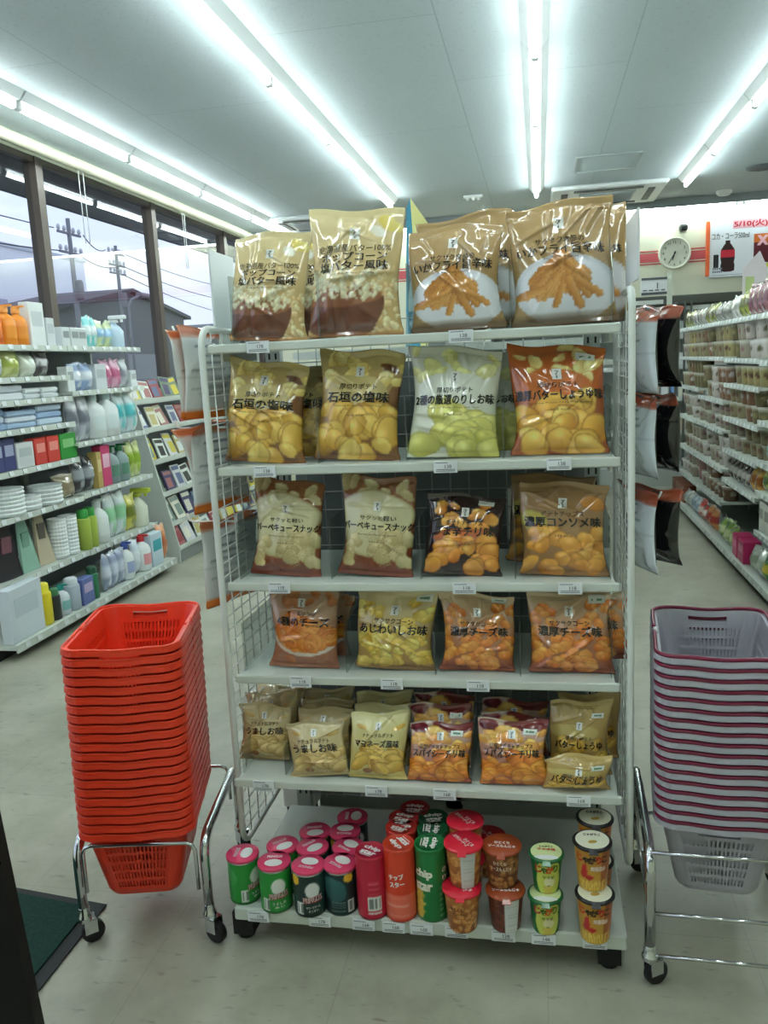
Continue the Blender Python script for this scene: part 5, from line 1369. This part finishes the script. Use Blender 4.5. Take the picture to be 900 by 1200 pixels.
def cart(cx, cy, yaw, hw, hl, zt, label, rods, rr):
    c = empty('basket_cart', (cx,cy,0), yaw); tag(c, label, 'basket cart')
    for s in (-1,1):
        r = .05; pts = [(s*hw,-hl,.085)]
        pts.append((s*hw,-hl,zt-r))
        for j in range(1,7): a = PI-j*PI/12; pts.append((s*hw,-hl+r+r*math.cos(a),zt-r+r*math.sin(a)))
        for j in range(0,7): a = PI/2-j*PI/12; pts.append((s*hw,hl-r+r*math.cos(a),zt-r+r*math.sin(a)))
        pts.append((s*hw,hl,.085))
        m_ = MB(); m_.tube(pts, .0115, 12); m_.build('side_frame', chrome, c)
    for (kind,y,z,dz) in rods:
        m_ = MB()
        if kind == 'u':
            w = hw-.018
            m_.tube([(-w,y,z-dz),(-w,y,z-.02),(-w+.006,y,z-.006),(-w+.02,y,z),(w-.02,y,z),(w-.006,y,z-.006),(w,y,z-.02),(w,y,z-dz)], rr, 8)
        elif kind == 'x': m_.tube([(-hw,y,z),(hw,y,z)], rr, 8)
        else:
            m_.tube([(-hw,-hl,z),(-hw,hl,z)], rr, 8); m_.build('side_rod', chrome, c); m_ = MB(); m_.tube([(hw,-hl,z),(hw,hl,z)], rr, 8)
        m_.build('cross_rod' if kind != 's' else 'side_rod', chrome, c)
    for i,(sx_,sy_) in enumerate(((-1,-1),(1,-1),(-1,1),(1,1))):
        a = (.6,-.5,.3,-.9)[i]; x, y = sx_*hw, sy_*hl
        m_ = MB(); m_.lathe([(.012,.060),(.017,.064),(.017,.074),(.013,.078),(.013,.095),(.010,.10)],14,(x,y,0))
        ca, sa = math.cos(a), math.sin(a)
        for s in (-1,1):
            m_.box((x+ca*.010-sa*s*.013, y+sa*.010+ca*s*.013, .047),(.030,.003,.036),rz=a)
        m_.box((x+ca*.006,y+sa*.006,.064),(.034,.029,.004),rz=a)
        cs = m_.build('caster', chrome, c)
        m_ = MB(); n = 22; vs = []; prof = [(.010,-.010),(.024,-.010),(.0275,-.006),(.0275,.006),(.024,.010),(.010,.010)]
        wx, wy = x+ca*.016, y+sa*.016
        for (r,h) in prof:
            for k in range(n):
                t = 2*PI*k/n; lx, lz = r*math.cos(t), r*math.sin(t)
                vs.append((wx+ca*lx-sa*h, wy+sa*lx+ca*h, .0278+lz))
        m_.add(vs, [(i_*n+k,i_*n+(k+1)%n,(i_+1)*n+(k+1)%n,(i_+1)*n+k) for i_ in range(5) for k in range(n)]+[tuple(range(n-1,-1,-1)),tuple(range(5*n,6*n))], 0, False)
        m_.build('wheel', rubber, cs)
cart(-.975,1.836,.16,.152,.19,.262,'chrome cart on black casters holding the red basket stack',[('u',-.199,.262,.12),('u',.178,.262,.10)],.0048)
cart(.388,1.848,-.03,.166,.205,.305,'chrome cart on casters holding the white basket stack at right edge',[('x',-.203,.312,0),('x',-.205,.172,0),('x',-.205,.072,0),('s',0,.16,0),('x',.205,.17,0)],.0042)
# ================================================================== LEFT SHELVING, MAGAZINES, RIGHT SHELVING
def G_(c, rough=.4, coat=.15): return M('goods_%d_%d_%d' % tuple(c), c, rough, coat=coat)
tagw = M('shelf_tag_white', (228,232,232), .4)
tagmesh = MB().box((0,0,0),(.004,.036,.024)).build('price_tag', tagw); tm_mesh = tagmesh.data; bpy.data.objects.remove(tagmesh)
def shelf_tags(parent, x, z, y0, y1, n, sgn, rr):
    for k in range(n):
        o = bpy.data.objects.new('price_tag', tm_mesh); COL.objects.link(o); o.parent = parent
        o.location = (x+sgn*.003, y0+(y1-y0)*(k+.5)/n+rr.uniform(-.015,.015), z+.004); o.rotation_euler = (0, -sgn*.25, 0)
def unit(name, label, y0, y1, xf, xb, zs, depth, basex, sgn, ntags, ztop, cat='shelving'):
    """shelving bay whose shelves face sgn*X; xf = shelf front, xb = back"""
    u = empty(name, ((xf+xb)/2,(y0+y1)/2,0)); tag(u, label, cat); ox, oy = (xf+xb)/2, (y0+y1)/2
    P = lambda x,y,z: (x-ox,y-oy,z)
    m_ = MB(); m_.box(P(xb,oy,ztop/2+.03),(.02,y1-y0-.004,ztop-.06)); m_.build('back_panel', M('unit_back',(128,138,142),.5), u)
    for y in (y0+.012,y1-.012):
        m_ = MB(); m_.box(P(xb+sgn*.02,y,ztop/2),(.04,.02,ztop)); m_.build('upright', grey_e, u)
    rr = random.Random(int(y0*100))
    m_ = MB(); m_.box(P((basex+xb)/2-sgn*.003,oy,.075),(abs(basex-xb)-.008,y1-y0-.006,.025)); m_.box(P(basex-sgn*.004,oy,.068),(.008,y1-y0-.004,.04)); b_ = m_.build('base_deck', grey_white, u)
    m_ = MB(); m_.box(P((basex+xb)/2-sgn*.05,oy,.031),(abs(basex-xb)-.12,y1-y0-.02,.058)); m_.build('kick_plinth', M('plinth_dark',(34,36,36),.7), u)
    shelf_tags(b_, basex-ox, .068, y0-oy+.03, y1-oy-.03, ntags, sgn, rr)
    for z in zs:
        m_ = MB(); m_.box(P((xf+xb)/2-sgn*.003,oy,z-.009),(abs(xf-xb)-.008,y1-y0-.008,.016)); m_.box(P(xf-sgn*.004,oy,z-.012),(.008,y1-y0-.006,.03))
        s = m_.build('shelf', grey_white, u); shelf_tags(s, xf-ox, z-.012, y0-oy+.03, y1-oy-.03, ntags, sgn, rr)
    return u
LX = -2.62
Y0, Y1, Y2 = 3.44, 4.385, 5.28
ZL1 = [1.53,1.367,1.25,1.105,.90,.67,.345]; ZL2 = [1.53,1.275,.98,.68,.34]
unit('shelving_unit','near shelving bay of daily goods under the left windows',Y0,Y1,LX,-3.02,ZL1,.4,-2.50,1,8,1.53)
unit('shelving_unit','far shelving bay of bottles and pouches under the left windows',Y1,Y2,LX,-3.02,ZL2,.4,-2.50,1,8,1.53)
# ---- product kinds; every builder works at the origin, front towards +X, y along the shelf
rgi = random.Random(77)
def p_bottle(w,h,d,c,c2):
    m_ = MB(); r = w/2
    m_.lathe([(r*.86,0),(r,.006),(r,h*.58),(r*.82,h*.68),(r*.34,h*.78),(r*.34,h*.82)], 14, sy=1)
    o = m_.build('bottle', G_(c))
    m_ = MB(); m_.lathe([(r*.42,h*.80),(r*.42,h*.93),(r*.36,h*.95),(0,h*.95)], 12, cap=False); m_.box((r*.35,0,h*.965),(r*1.1,r*.34,h*.05)); m_.build('cap', G_(c2), o)
    m_ = MB(); n = 8
    vs = [(r*1.01*math.cos(-.9+1.8*k/n), r*1.01*math.sin(-.9+1.8*k/n), z) for z in (h*.18,h*.48) for k in range(n+1)]
    m_.add(vs,[(k,k+1,n+2+k,n+1+k) for k in range(n)],0,True); m_.build('label', G_(tuple(int(x) for x in mixc(c,c2,.45))), o)
    return o
def p_spray(w,h,d,c,c2):
    m_ = MB(); r = w/2; m_.lathe([(r*.9,0),(r,.006),(r,h*.5),(r*.7,h*.62),(r*.3,h*.72),(r*.3,h*.78)],14); o = m_.build('spray_bottle', G_(c))
    m_ = MB(); m_.box((0,0,h*.80),(r*.9,r*.8,h*.08),bev=.004); m_.box((r*.5,0,h*.92),(r*2.0,r*.6,h*.12),bev=.005); m_.box((r*1.0,0,h*.83),(r*.2,r*.3,h*.12)); m_.build('trigger_head', G_(c2), o)
    return o
def p_box(w,h,d,c,c2):
    m_ = MB(); m_.box((0,0,h/2),(d,w-.003,h),bev=.003); o = m_.build('carton', G_(c))
    m_ = MB(); m_.box((d/2+.0006,0,h*.62),(.001,w*.7,h*.34)); m_.build('printed_panel', G_(c2), o); return o
def p_pouch(w,h,d,c,c2):
    F, B = bag_surface(w, h, d*.9, rgi.randrange(9999), 14, 20, 0, 1.2)
    a = Art(40,50,top=c,bot=c); a.band(.30,.62,c2,.02); a.blob(.5,.75,.25,.16,.2,mixc(c,c2,.5),c2,None,.15,rgi); a.band(-.1,.07,mixc(c,(255,255,255),.3),.01)
    b = BagMesh(F, B, a.get(), c); o = b.build('refill_pouch', [film, film_back])
    me = o.data; me.transform(Matrix.Rotation(PI/2,4,'Z')); return o
def p_stack(w,h,d,c,c2):
    m_ = MB(); n = max(2,int(h/.03))
    for k in range(n): m_.box((rgi.uniform(-.006,.006),rgi.uniform(-.004,.004),h*(k+.5)/n),(d,w-.008,h/n*.92),k%2 and 1 or 0,bev=.008)
    return m_.build('folded_pack', [G_(c,.6), G_(c2,.6)])
def p_bowls(w,h,d,c,c2):
    m_ = MB(); r = w/2; n = max(3,int(h/.02)); pr = [(r*.7,0)]
    for k in range(n): pr += [(r*.93,h*(k+.2)/n),(r,h*(k+.75)/n),(r,h*(k+.95)/n)]
    pr += [(r*.9,h),(r*.8,h-.01),(0,h-.012)]
    m_.lathe(pr,18,cap=False,smooth=False); return m_.build('bowl_stack', G_(c))
def p_can(w,h,d,c,c2):
    m_ = MB(); r = w/2; m_.lathe([(r*.92,0),(r,.004),(r,h*.74),(r*.9,h*.78)],14); o = m_.build('spray_can', G_(c))
    m_ = MB(); m_.lathe([(r*.8,h*.78),(r*.8,h*.96),(r*.6,h),(0,h)],14,cap=False); m_.build('cap', G_(c2), o); return o
def p_leg(w,h,d,c,c2):
    m_ = MB(); m_.add([(-.01,-w/2,0),(.01,-w/2,0),(.01,w/2,0),(-.01,w/2,0),(-.03,-w*.28,h),(-.02,-w*.28,h),(-.02,w*.15,h),(-.03,w*.15,h)],[(0,3,2,1),(4,5,6,7),(0,1,5,4),(1,2,6,5),(2,3,7,6),(3,0,4,7)])
    o = m_.build('hosiery_pack', G_(c,.3)); m_ = MB(); m_.box((-.008,-w*.06,h*.6),(.012,w*.4,h*.28)); m_.build('printed_panel', G_(c2), o); return o
KB = {'bottle':(p_bottle,'bottle'),'spray':(p_spray,'spray bottle'),'box':(p_box,'carton'),'pouch':(p_pouch,'pouch'),'stack':(p_stack,'folded pack'),'bowls':(p_bowls,'bowl stack'),'can':(p_can,'spray can'),'leg':(p_leg,'hosiery pack')}
W_ = (232,236,236); CL = (206,214,220)
def row(z, y0, xfront, where, items, scale):
    y = y0; n = sum(i[1] for i in items); j = 0
    for (kind,count,w,h,c,c2,desc) in items:
        for k in range(count):
            ww = w*scale; d = .06 if kind in ('box',) else min(.09,max(.035,ww*.8))
            f, cat = KB[kind]; o = f(ww,h*(1.1 if z > .2 else 1),d,c,c2)
            o.location = (xfront-.025-d/2-rgi.uniform(0,.01), y+ww/2, z+.001)
            if kind in ('box','stack','bowls','pouch'): o.rotation_euler[2] = rgi.uniform(-.06,.06)
            if kind in ('leg',): o.rotation_euler = (rgi.uniform(-.12,.05),rgi.uniform(-.05,.05),0)
            tag(o, '%s, %s from near end, %s' % (desc, ORD[j], where), cat, desc+' row' if count > 1 else None)
            y += ww+.002; j += 1
s1, s2 = .0117, .0106
N1 = 'near left bay'; N2 = 'far left bay'
row(1.53,Y0+.01,LX,'top shelf, '+N1,[('bottle',1,8,.20,W_,(30,140,120),'white bottle with teal cap'),('bottle',1,10,.20,(96,180,60),(226,236,226),'green and white bottle'),('bottle',1,9,.20,W_,(224,228,228),'white plastic bottle'),
    ('bottle',1,9.5,.19,(232,110,44),(236,140,60),'deep orange bottle'),('bottle',2,9,.19,(240,146,40),(240,160,70),'orange bottle with white label'),('box',1,12,.21,W_,(206,212,214),'tall white carton'),('box',1,7,.14,(214,218,220),(190,196,200),'small pale carton')],s1)
row(1.367,Y0+.01,LX,'second shelf, '+N1,[('pouch',1,11,.13,CL,(186,196,204),'clear wrapped pouch'),('pouch',2,12,.135,(196,204,208),(224,230,230),'grey clear pouch'),('pouch',1,12,.135,(206,210,140),(170,180,80),'yellow-green pouch'),('pouch',1,11,.12,(206,210,196),(226,230,220),'pale pouch'),('pouch',1,11,.13,(70,60,64),(150,150,150),'dark pouch')],s1)
row(1.25,Y0+.01,LX,'third shelf, '+N1,[('stack',1,26,.095,W_,(216,220,224),'white rolled towel pack with dark print'),('stack',1,18,.075,(226,230,234),(206,212,218),'white soft glove pack'),('stack',2,14,.055,(216,222,226),(230,234,236),'low white folded pack')],s1)
row(1.105,Y0+.01,LX,'fourth shelf, '+N1,[('stack',1,30,.10,(150,174,206),(206,216,230),'light blue folded towel pack'),('stack',1,22,.085,(164,186,214),(214,222,232),'pale blue folded towel pack'),('stack',1,22,.10,(190,206,224),(150,176,208),'blue-white folded towel pack')],s1)
row(.90,Y0+.01,LX,'fifth shelf, '+N1,[('bowls',2,8,.07,(226,224,200),W_,'cream jar stack'),('box',2,8.5,.15,(70,74,120),(170,176,206),'navy patterned carton'),('box',1,13,.12,(214,216,216),(190,196,196),'white carton'),('box',2,10,.13,(216,70,60),(240,150,140),'red carton'),('box',1,15,.13,(50,150,60),(140,200,130),'green carton')],s1)
row(.67,Y0+.01,LX,'sixth shelf, '+N1,[('pouch',2,9,.16,(206,212,216),(190,198,204),'crinkled clear pack'),('bowls',1,17,.13,W_,W_,'tall white bowl stack'),('bowls',1,13,.07,W_,W_,'low white bowl stack'),('bowls',1,16,.10,(224,228,228),W_,'wide white bowl stack'),('pouch',1,17,.13,(164,150,120),(140,126,100),'brown netted pouch')],s1)
row(.345,Y0+.01,LX,'seventh shelf, '+N1,[('leg',1,15,.24,(150,150,146),(236,236,236),'grey hosiery pack with white panel'),('leg',1,17,.27,(44,38,44),(126,80,92),'black hosiery pack'),('leg',1,13,.26,(150,190,170),(120,160,140),'green slanted pack'),('leg',1,13,.28,(196,182,154),(90,84,74),'beige hosiery pack'),('bowls',2,9,.21,W_,W_,'tall white paper cup stack')],s1)
row(.088,Y0+.005,-2.50,'base deck, '+N1,[('box',1,25,.27,(206,214,220),(190,200,208),'large whitish carton'),('can',1,8,.22,(226,206,40),(236,220,60),'yellow spray can'),('can',1,6,.17,(40,44,40),(60,120,80),'dark spray can'),('bottle',1,8,.17,(206,212,216),(40,150,140),'pale bottle with teal cap'),('can',1,8,.18,(170,180,190),(206,212,218),'grey spray can'),('box',1,11,.15,(96,110,170),(190,170,206),'blue carton'),('can',1,6,.19,(44,120,80),(30,80,56),'green spray can')],s1)
row(1.53,Y1+.01,LX,'top shelf, '+N2,[('box',3,8.5,.10,(212,216,216),(150,156,158),'pale carton'),('pouch',2,7,.17,(120,206,206),(226,236,236),'teal striped pouch'),('pouch',2,9,.155,(206,220,170),(140,180,214),'pouch with lime top'),('spray',1,11,.19,(196,216,232),(236,240,240),'clear blue spray bottle')],s2)
row(1.275,Y1+.01,LX,'second shelf, '+N2,[('box',1,8,.13,W_,(170,176,180),'small white carton'),('pouch',2,11,.15,(150,170,206),(226,232,240),'blue-white pouch'),('box',1,12,.14,(214,220,222),(190,198,200),'white carton'),('pouch',2,10,.17,(226,170,196),(206,110,150),'pink pouch'),('pouch',1,10,.17,(196,200,206),(150,154,164),'silver pouch'),('box',1,7,.10,W_,(190,196,196),'little white card box')],s2)
row(.98,Y1+.01,LX,'third shelf, '+N2,[('pouch',2,11,.25,(196,198,206),(120,124,136),'tall silver pouch'),('bottle',2,14.5,.26,W_,(206,226,226),'large white pump bottle'),('pouch',2,14,.25,(206,222,226),(90,190,196),'white refill pouch with teal top')],s2)
row(.68,Y1+.01,LX,'fourth shelf, '+N2,[('pouch',2,10,.19,(60,60,66),(170,174,180),'black and silver pouch'),('box',1,6,.20,(196,170,100),(226,206,150),'thin gold carton'),('box',1,11,.23,(214,70,120),(240,190,210),'pink tall carton'),('bottle',2,11,.22,(150,170,170),(40,120,70),'grey bottle with green label'),('pouch',2,8.5,.22,(214,222,150),(150,180,60),'yellow-green pouch')],s2)
row(.34,Y1+.01,LX,'fifth shelf, '+N2,[('can',2,8,.22,(170,190,80),(60,160,70),'green spray can'),('bottle',1,12,.25,W_,(226,232,232),'white bottle'),('pouch',2,12,.26,(214,226,226),(150,206,160),'white refill pouch with green top'),('pouch',1,12,.22,(214,206,90),(120,130,50),'yellow pouch'),('spray',1,13,.24,(226,230,210),(206,220,80),'white spray bottle with lime head')],s2)
row(.088,Y1+.005,-2.50,'base deck, '+N2,[('pouch',3,8,.22,(150,160,186),(206,212,226),'grey-blue pouch'),('bottle',1,10,.24,W_,(70,90,170),'white bottle with blue cap'),('pouch',1,10,.23,(206,216,228),(226,232,236),'pale white pouch'),('bottle',1,11,.24,W_,(206,50,60),'white bottle with red cap'),('box',1,15,.22,(196,214,226),(60,180,196),'tissue box with teal top'),('pouch',1,11,.25,(214,140,90),(196,110,70),'orange clear pouch')],s2)

# ---- magazine rack
mr = empty('magazine_rack', (-2.80,6.45,0)); tag(mr, 'stepped white magazine rack under the window behind the rack side', 'magazine rack')
zk = [1.155,.95,.72,.48,.27,.10]; xk = [-2.80,-2.76,-2.72,-2.68,-2.62,-2.56]
m_ = MB(); m_.box((-.25,0,.62),(.02,1.98,1.24)); m_.build('back_panel', M('rack_back',(140,148,152),.5), mr)
for y in (-.985,.985):
    m_ = MB(); m_.add([(-.26,y-.008,0),(.24,y-.008,0),(.24,y-.008,.12),(-.0,y-.008,1.2),(-.26,y-.008,1.25),(-.26,y+.008,0),(.24,y+.008,0),(.24,y+.008,.12),(-.0,y+.008,1.2),(-.26,y+.008,1.25)],
      [(0,1,2,3,4),(9,8,7,6,5),(0,5,6,1),(1,6,7,2),(2,7,8,3),(3,8,9,4),(4,9,5,0)]); m_.build('end_panel', grey_white, mr)
for k in range(6):
    m_ = MB(); m_.box((xk[k]+2.80-.09,0,zk[k]-.006),(.18,1.96,.012)); m_.box((xk[k]+2.80,0,zk[k]+.010),(.006,1.96,.034)); m_.build('tier', grey_white, mr)
m_ = MB(); m_.box((.08,0,.045),(.30,1.9,.088)); m_.build('plinth', M('plinth_grey',(150,156,154),.6), mr)
pal = [(40,40,44),(206,206,210),(150,60,70),(226,222,206),(96,110,150),(196,180,120),(120,140,120),(214,196,60),(70,64,110),(226,230,226),(170,110,110),(130,150,140)]
tn = ['top tier','second tier','third tier','fourth tier','fifth tier','lowest tier']
cname = ['black','pale grey','dark red','cream','blue-grey','tan','sage','yellow','purple','white','dusty rose','grey-green']
rm = random.Random(9)
for k in range(6):
    for i in range(11):
        ci = rm.randrange(len(pal)); c2 = pal[(ci+rm.randrange(1,9)) % len(pal)]
        w, h, th = rm.uniform(.13,.16), rm.uniform(.165,.20) if k != 0 else rm.uniform(.15,.18), rm.uniform(.005,.011)
        m_ = MB(); m_.box((0,0,h/2),(th,w,h)); o = m_.build('magazine', G_(pal[ci],.3))
        m_ = MB(); m_.box((th/2+.0004,0,h*.86),(.0008,w*.86,h*.16)); m_.box((th/2+.0004,rm.uniform(-.02,.02),h*.42),(.0008,w*.6,h*.46)); m_.build('cover_print', G_(c2,.3), o)
        lean = rm.uniform(.30,.42); y = 5.56+i*.176+rm.uniform(-.008,.008)
        o.matrix_world = Matrix.Translation((xk[k]-.022, y, zk[k]+.004)) @ Matrix.Rotation(-lean,4,'Y') @ Matrix.Rotation(rm.uniform(-.10,.10),4,'X')
        tag(o, '%s magazine, %s from near end of the %s of the magazine rack' % (cname[ci], ORD[i], tn[k]), 'magazine', 'magazines on the window rack')

# ---- right aisle shelving with instant noodle cups
RXF, RXB = 1.21, 1.64
bays = [(4.10,5.0,[1.515,1.26,.93,.70,.53,.30]),(5.0,5.9,[1.515,1.27,1.11,.89,.68,.48]),(5.9,6.8,[1.515,1.28,.99,.79,.53,.30]),(6.8,7.7,[1.515,1.28,1.04,.79,.53,.30])]
bn = ['first right bay','second right bay','third right bay','fourth right bay']
for (y0,y1,zs),nm in zip(bays,bn):
    unit('shelving_unit','%s of instant noodle shelving along the right aisle, counted from the camera' % nm.replace(' bay',' shelving bay'),y0,y1,RXF,RXB,zs,.4,1.14,-1,9,1.515)
for ob in COL.objects:
    if ob.get('label','').find('instant noodle shelving') > 0: ob['label'] = ob['label'].replace(', counted from the camera',' from the camera')
cupcol = [((146,138,108),'khaki'),((112,106,74),'olive'),((170,164,146),'cream'),((132,98,76),'brown'),((166,156,108),'straw yellow'),((166,124,126),'dusty pink'),((206,200,196),'white'),((106,74,56),'dark brown')]
cmesh = {}
def cup_proto(i, h, r):
    k = (i,round(h,3),round(r,3))
    if k in cmesh: return cmesh[k]
    c, nm = cupcol[i]; rq = random.Random(i*7+3)
    a = Art(96,40,top=c,bot=mixc(c,(90,70,50),.25)); c2 = cupcol[(i+3) % 8][0]
    for q in range(4):
        a.blob(.125+.25*q,.45,.07,.07,rq.uniform(0,3),mixc(c2,(40,30,30),.35),c2,None,.2,rq); a.stick(.125+.25*q,.84,.13,.03,0,mixc(c,(60,40,30),.6),mixc(c,(60,40,30),.6),(60,50,40))
    a.band(-.1,.10,mixc(c,(250,250,246),.65),.02)
    b = Round([(r*.78,0),(r*.80,.003),(r*.97,h*.94),(r*1.0,h*.95)], a.get(), 24, 10)
    me0 = b.build('noodle_cup', None); m_ = MB(); m_.lathe([(r*1.0,h*.945),(r*1.04,h*.955),(r*1.04,h*.985),(r*.98,h),(0,h)],24,cap=False)
    ld = m_.build('lid', G_((196,194,182)), me0)
    cmesh[k] = (me0.data, ld.data); bpy.data.objects.remove(ld); bpy.data.objects.remove(me0)
    return cmesh[k]
rc_ = random.Random(31); CUPS = 0
LAY = {0:'lower layer',1:'upper layer'}
def cups_row(bi, si, z, gap, y0, y1, h, r, seq):
    n = int((y1-y0-.02)/(2*r*1.06)); pitch = (y1-y0-.02)/n
    tiers = 2 if gap > 2*h+.012 else 1
    for t in range(tiers):
        for k in range(n):
            ci = seq[(k*len(seq)//n) % len(seq)]
            if rc_.random() < .07 and t == tiers-1: continue
            a, b = cup_proto(ci, h, r)
            o = bpy.data.objects.new('noodle_cup', a); COL.objects.link(o); l = bpy.data.objects.new('lid', b); COL.objects.link(l); l.parent = o
            o.location = (RXF+.02+r*1.05+rc_.choice((0,0,0,.012,.03)), y0+.01+pitch*(k+.5), z+.001+t*(h+.001)); o.rotation_euler[2] = rc_.uniform(-PI,PI)
            tag(o, '%s noodle cup, %s, %s from near end, %s shelf, %s' % (cupcol[ci][1], 'single layer' if tiers == 1 else LAY[t], ORD[k], ORD[si], bn[bi]), 'noodle cup', 'noodle cups of the right aisle')
def pouch_row(bi, where, z, x0, y0, y1, specs):
    y = y0+.01; j = 0
    for (kind,count,w,h,c,c2,desc) in specs:
        for k in range(count):
            f, cat = KB[kind]; d = min(.10,w*.7); o = f(w,h,d,c,c2); o.rotation_euler[2] = PI+rc_.uniform(-.1,.1)
            o.location = (x0+.02+d/2, y+w/2, z+.001)
            tag(o, '%s, %s from near end, %s, %s' % (desc, ORD[j], where, bn[bi]), cat, desc+' row' if count > 1 else None); y += w+.003; j += 1
# first bay
b0 = bays[0]
pouch_row(0,'top shelf',1.515,RXF,b0[0],b0[1],[('pouch',3,.14,.19,(170,126,134),(120,80,84),'pink tall pouch'),('pouch',3,.13,.18,(160,96,66),(206,150,60),'orange-brown pouch')])
cups_row(0,1,1.26,.25,b0[0],b0[1],.155,.068,[5,6,6])
cups_row(0,2,.93,.33,b0[0],b0[1],.115,.055,[6,2,6])
pouch_row(0,'fourth shelf',.70,RXF,b0[0],b0[1],[('box',4,.10,.16,(60,70,140),(150,170,206),'blue carton'),('pouch',3,.13,.16,(196,212,206),(120,150,140),'pale green pouch')])
pouch_row(0,'fifth shelf',.53,RXF,b0[0],b0[1],[('pouch',3,.12,.13,(70,130,70),(176,80,60),'green pouch'),('pouch',4,.12,.13,(196,206,110),(90,120,60),'lime pouch')])
pouch_row(0,'sixth shelf',.30,RXF,b0[0],b0[1],[('bottle',6,.09,.19,(206,210,200),(90,110,150),'pale bottle'),('box',3,.10,.17,(214,214,206),(150,150,140),'white carton')])
pouch_row(0,'base deck',.088,1.14,b0[0],b0[1],[('pouch',4,.13,.17,(50,130,70),(226,206,60),'green and yellow pouch'),('pouch',2,.14,.15,(206,212,200),(160,170,150),'clear pouch')])
# second bay
b1 = bays[1]
pouch_row(1,'top shelf',1.515,RXF,b1[0],b1[1],[('pouch',4,.10,.19,(150,106,112),(110,64,70),'dusty pink pouch'),('pouch',2,.11,.17,(160,166,84),(100,106,44),'lime pouch'),('pouch',2,.10,.15,(206,206,200),(160,160,150),'silver pouch')])
cups_row(1,1,1.27,.245,b1[0],b1[1],.112,.055,[6,6,2,1])
cups_row(1,2,1.11,.16,b1[0],b1[1],.118,.060,[4,4,0])
cups_row(1,3,.89,.22,b1[0],b1[1],.098,.062,[1,3,0])
cups_row(1,4,.68,.21,b1[0],b1[1],.095,.062,[0,0,2])
pouch_row(1,'sixth shelf',.48,RXF,b1[0],b1[1],[('pouch',2,.12,.17,(206,160,80),(150,90,40),'amber pouch'),('pouch',5,.11,.15,(70,60,56),(180,176,170),'dark pouch')])
pouch_row(1,'base deck',.088,1.14,b1[0],b1[1],[('box',2,.15,.13,(196,40,100),(226,120,160),'magenta carton'),('pouch',3,.15,.16,(120,150,70),(196,206,150),'green pouch')])
# third and fourth bays
for bi in (2,3):
    y0, y1, zs = bays[bi]
    pouch_row(bi,'top shelf',1.515,RXF,y0,y1,[('pouch',4,.11,.13,(150,150,142),(110,108,100),'silver pouch'),('pouch',3,.12,.14,(140,144,70),(84,84,44),'yellow-green pouch')])
    cups_row(bi,1,zs[1],.235,y0,y1,.105,.054,[4,0,1,3] if bi == 2 else [0,4,2])
    cups_row(bi,2,zs[2],zs[1]-zs[2],y0,y1,.112,.056,[3,6,0] if bi == 2 else [1,3,0])
    cups_row(bi,3,zs[3],zs[2]-zs[3],y0,y1,.090,.060,[2,6,2])
    cups_row(bi,4,zs[4],zs[3]-zs[4],y0,y1,.105,.066,[6,2,6] if bi == 2 else [2,2,0])
    cups_row(bi,5,zs[5],zs[4]-zs[5],y0,y1,.100,.060,[7,3,2] if bi == 2 else [5,2,6])
pouch_row(2,'base deck',.088,1.14,bays[2][0],bays[2][1],[('pouch',2,.14,.16,(206,130,70),(176,60,50),'orange bread bag'),('pouch',2,.14,.15,(190,60,54),(226,206,196),'red bread bag'),('pouch',2,.15,.14,(196,210,222),(140,160,180),'pale blue bag')])
pouch_row(3,'base deck',.088,1.14,bays[3][0],bays[3][1],[('pouch',2,.15,.13,(206,208,204),(170,176,176),'silver bag'),('box',3,.19,.14,(140,76,52),(110,56,40),'brown carton')])
# folded paper sign on the right shelving
hp = empty('paper_shelf_sign', (1.30,5.62,1.515)); tag(hp, 'grey-pink folded paper sign sticking up above the right shelving', 'sign')
m_ = MB(); m_.tube([(0,0,0),(0,0,.22)],.004,6); m_.build('sign_stem', M('clear_stem',(206,212,212),.3), hp)
m_ = MB(); m_.add([(-.05,-.01,.12),(.09,-.01,.12),(.09,-.01,.30),(.045,-.01,.40),(-.05,-.01,.30),(-.05,-.004,.12),(.09,-.004,.12),(.09,-.004,.30),(.045,-.004,.40),(-.05,-.004,.30)],
   [(0,1,2,3,4),(9,8,7,6,5),(0,5,6,1),(1,6,7,2),(2,7,8,3),(3,8,9,4),(4,9,5,0)]); m_.build('sign_card', M('sign_card_grey',(206,196,200),.5), hp)
m_ = MB(); m_.box((-.01,-.012,.20),(.05,.002,.10)); m_.build('sign_print', M('sign_print_green',(176,190,130),.5), hp)
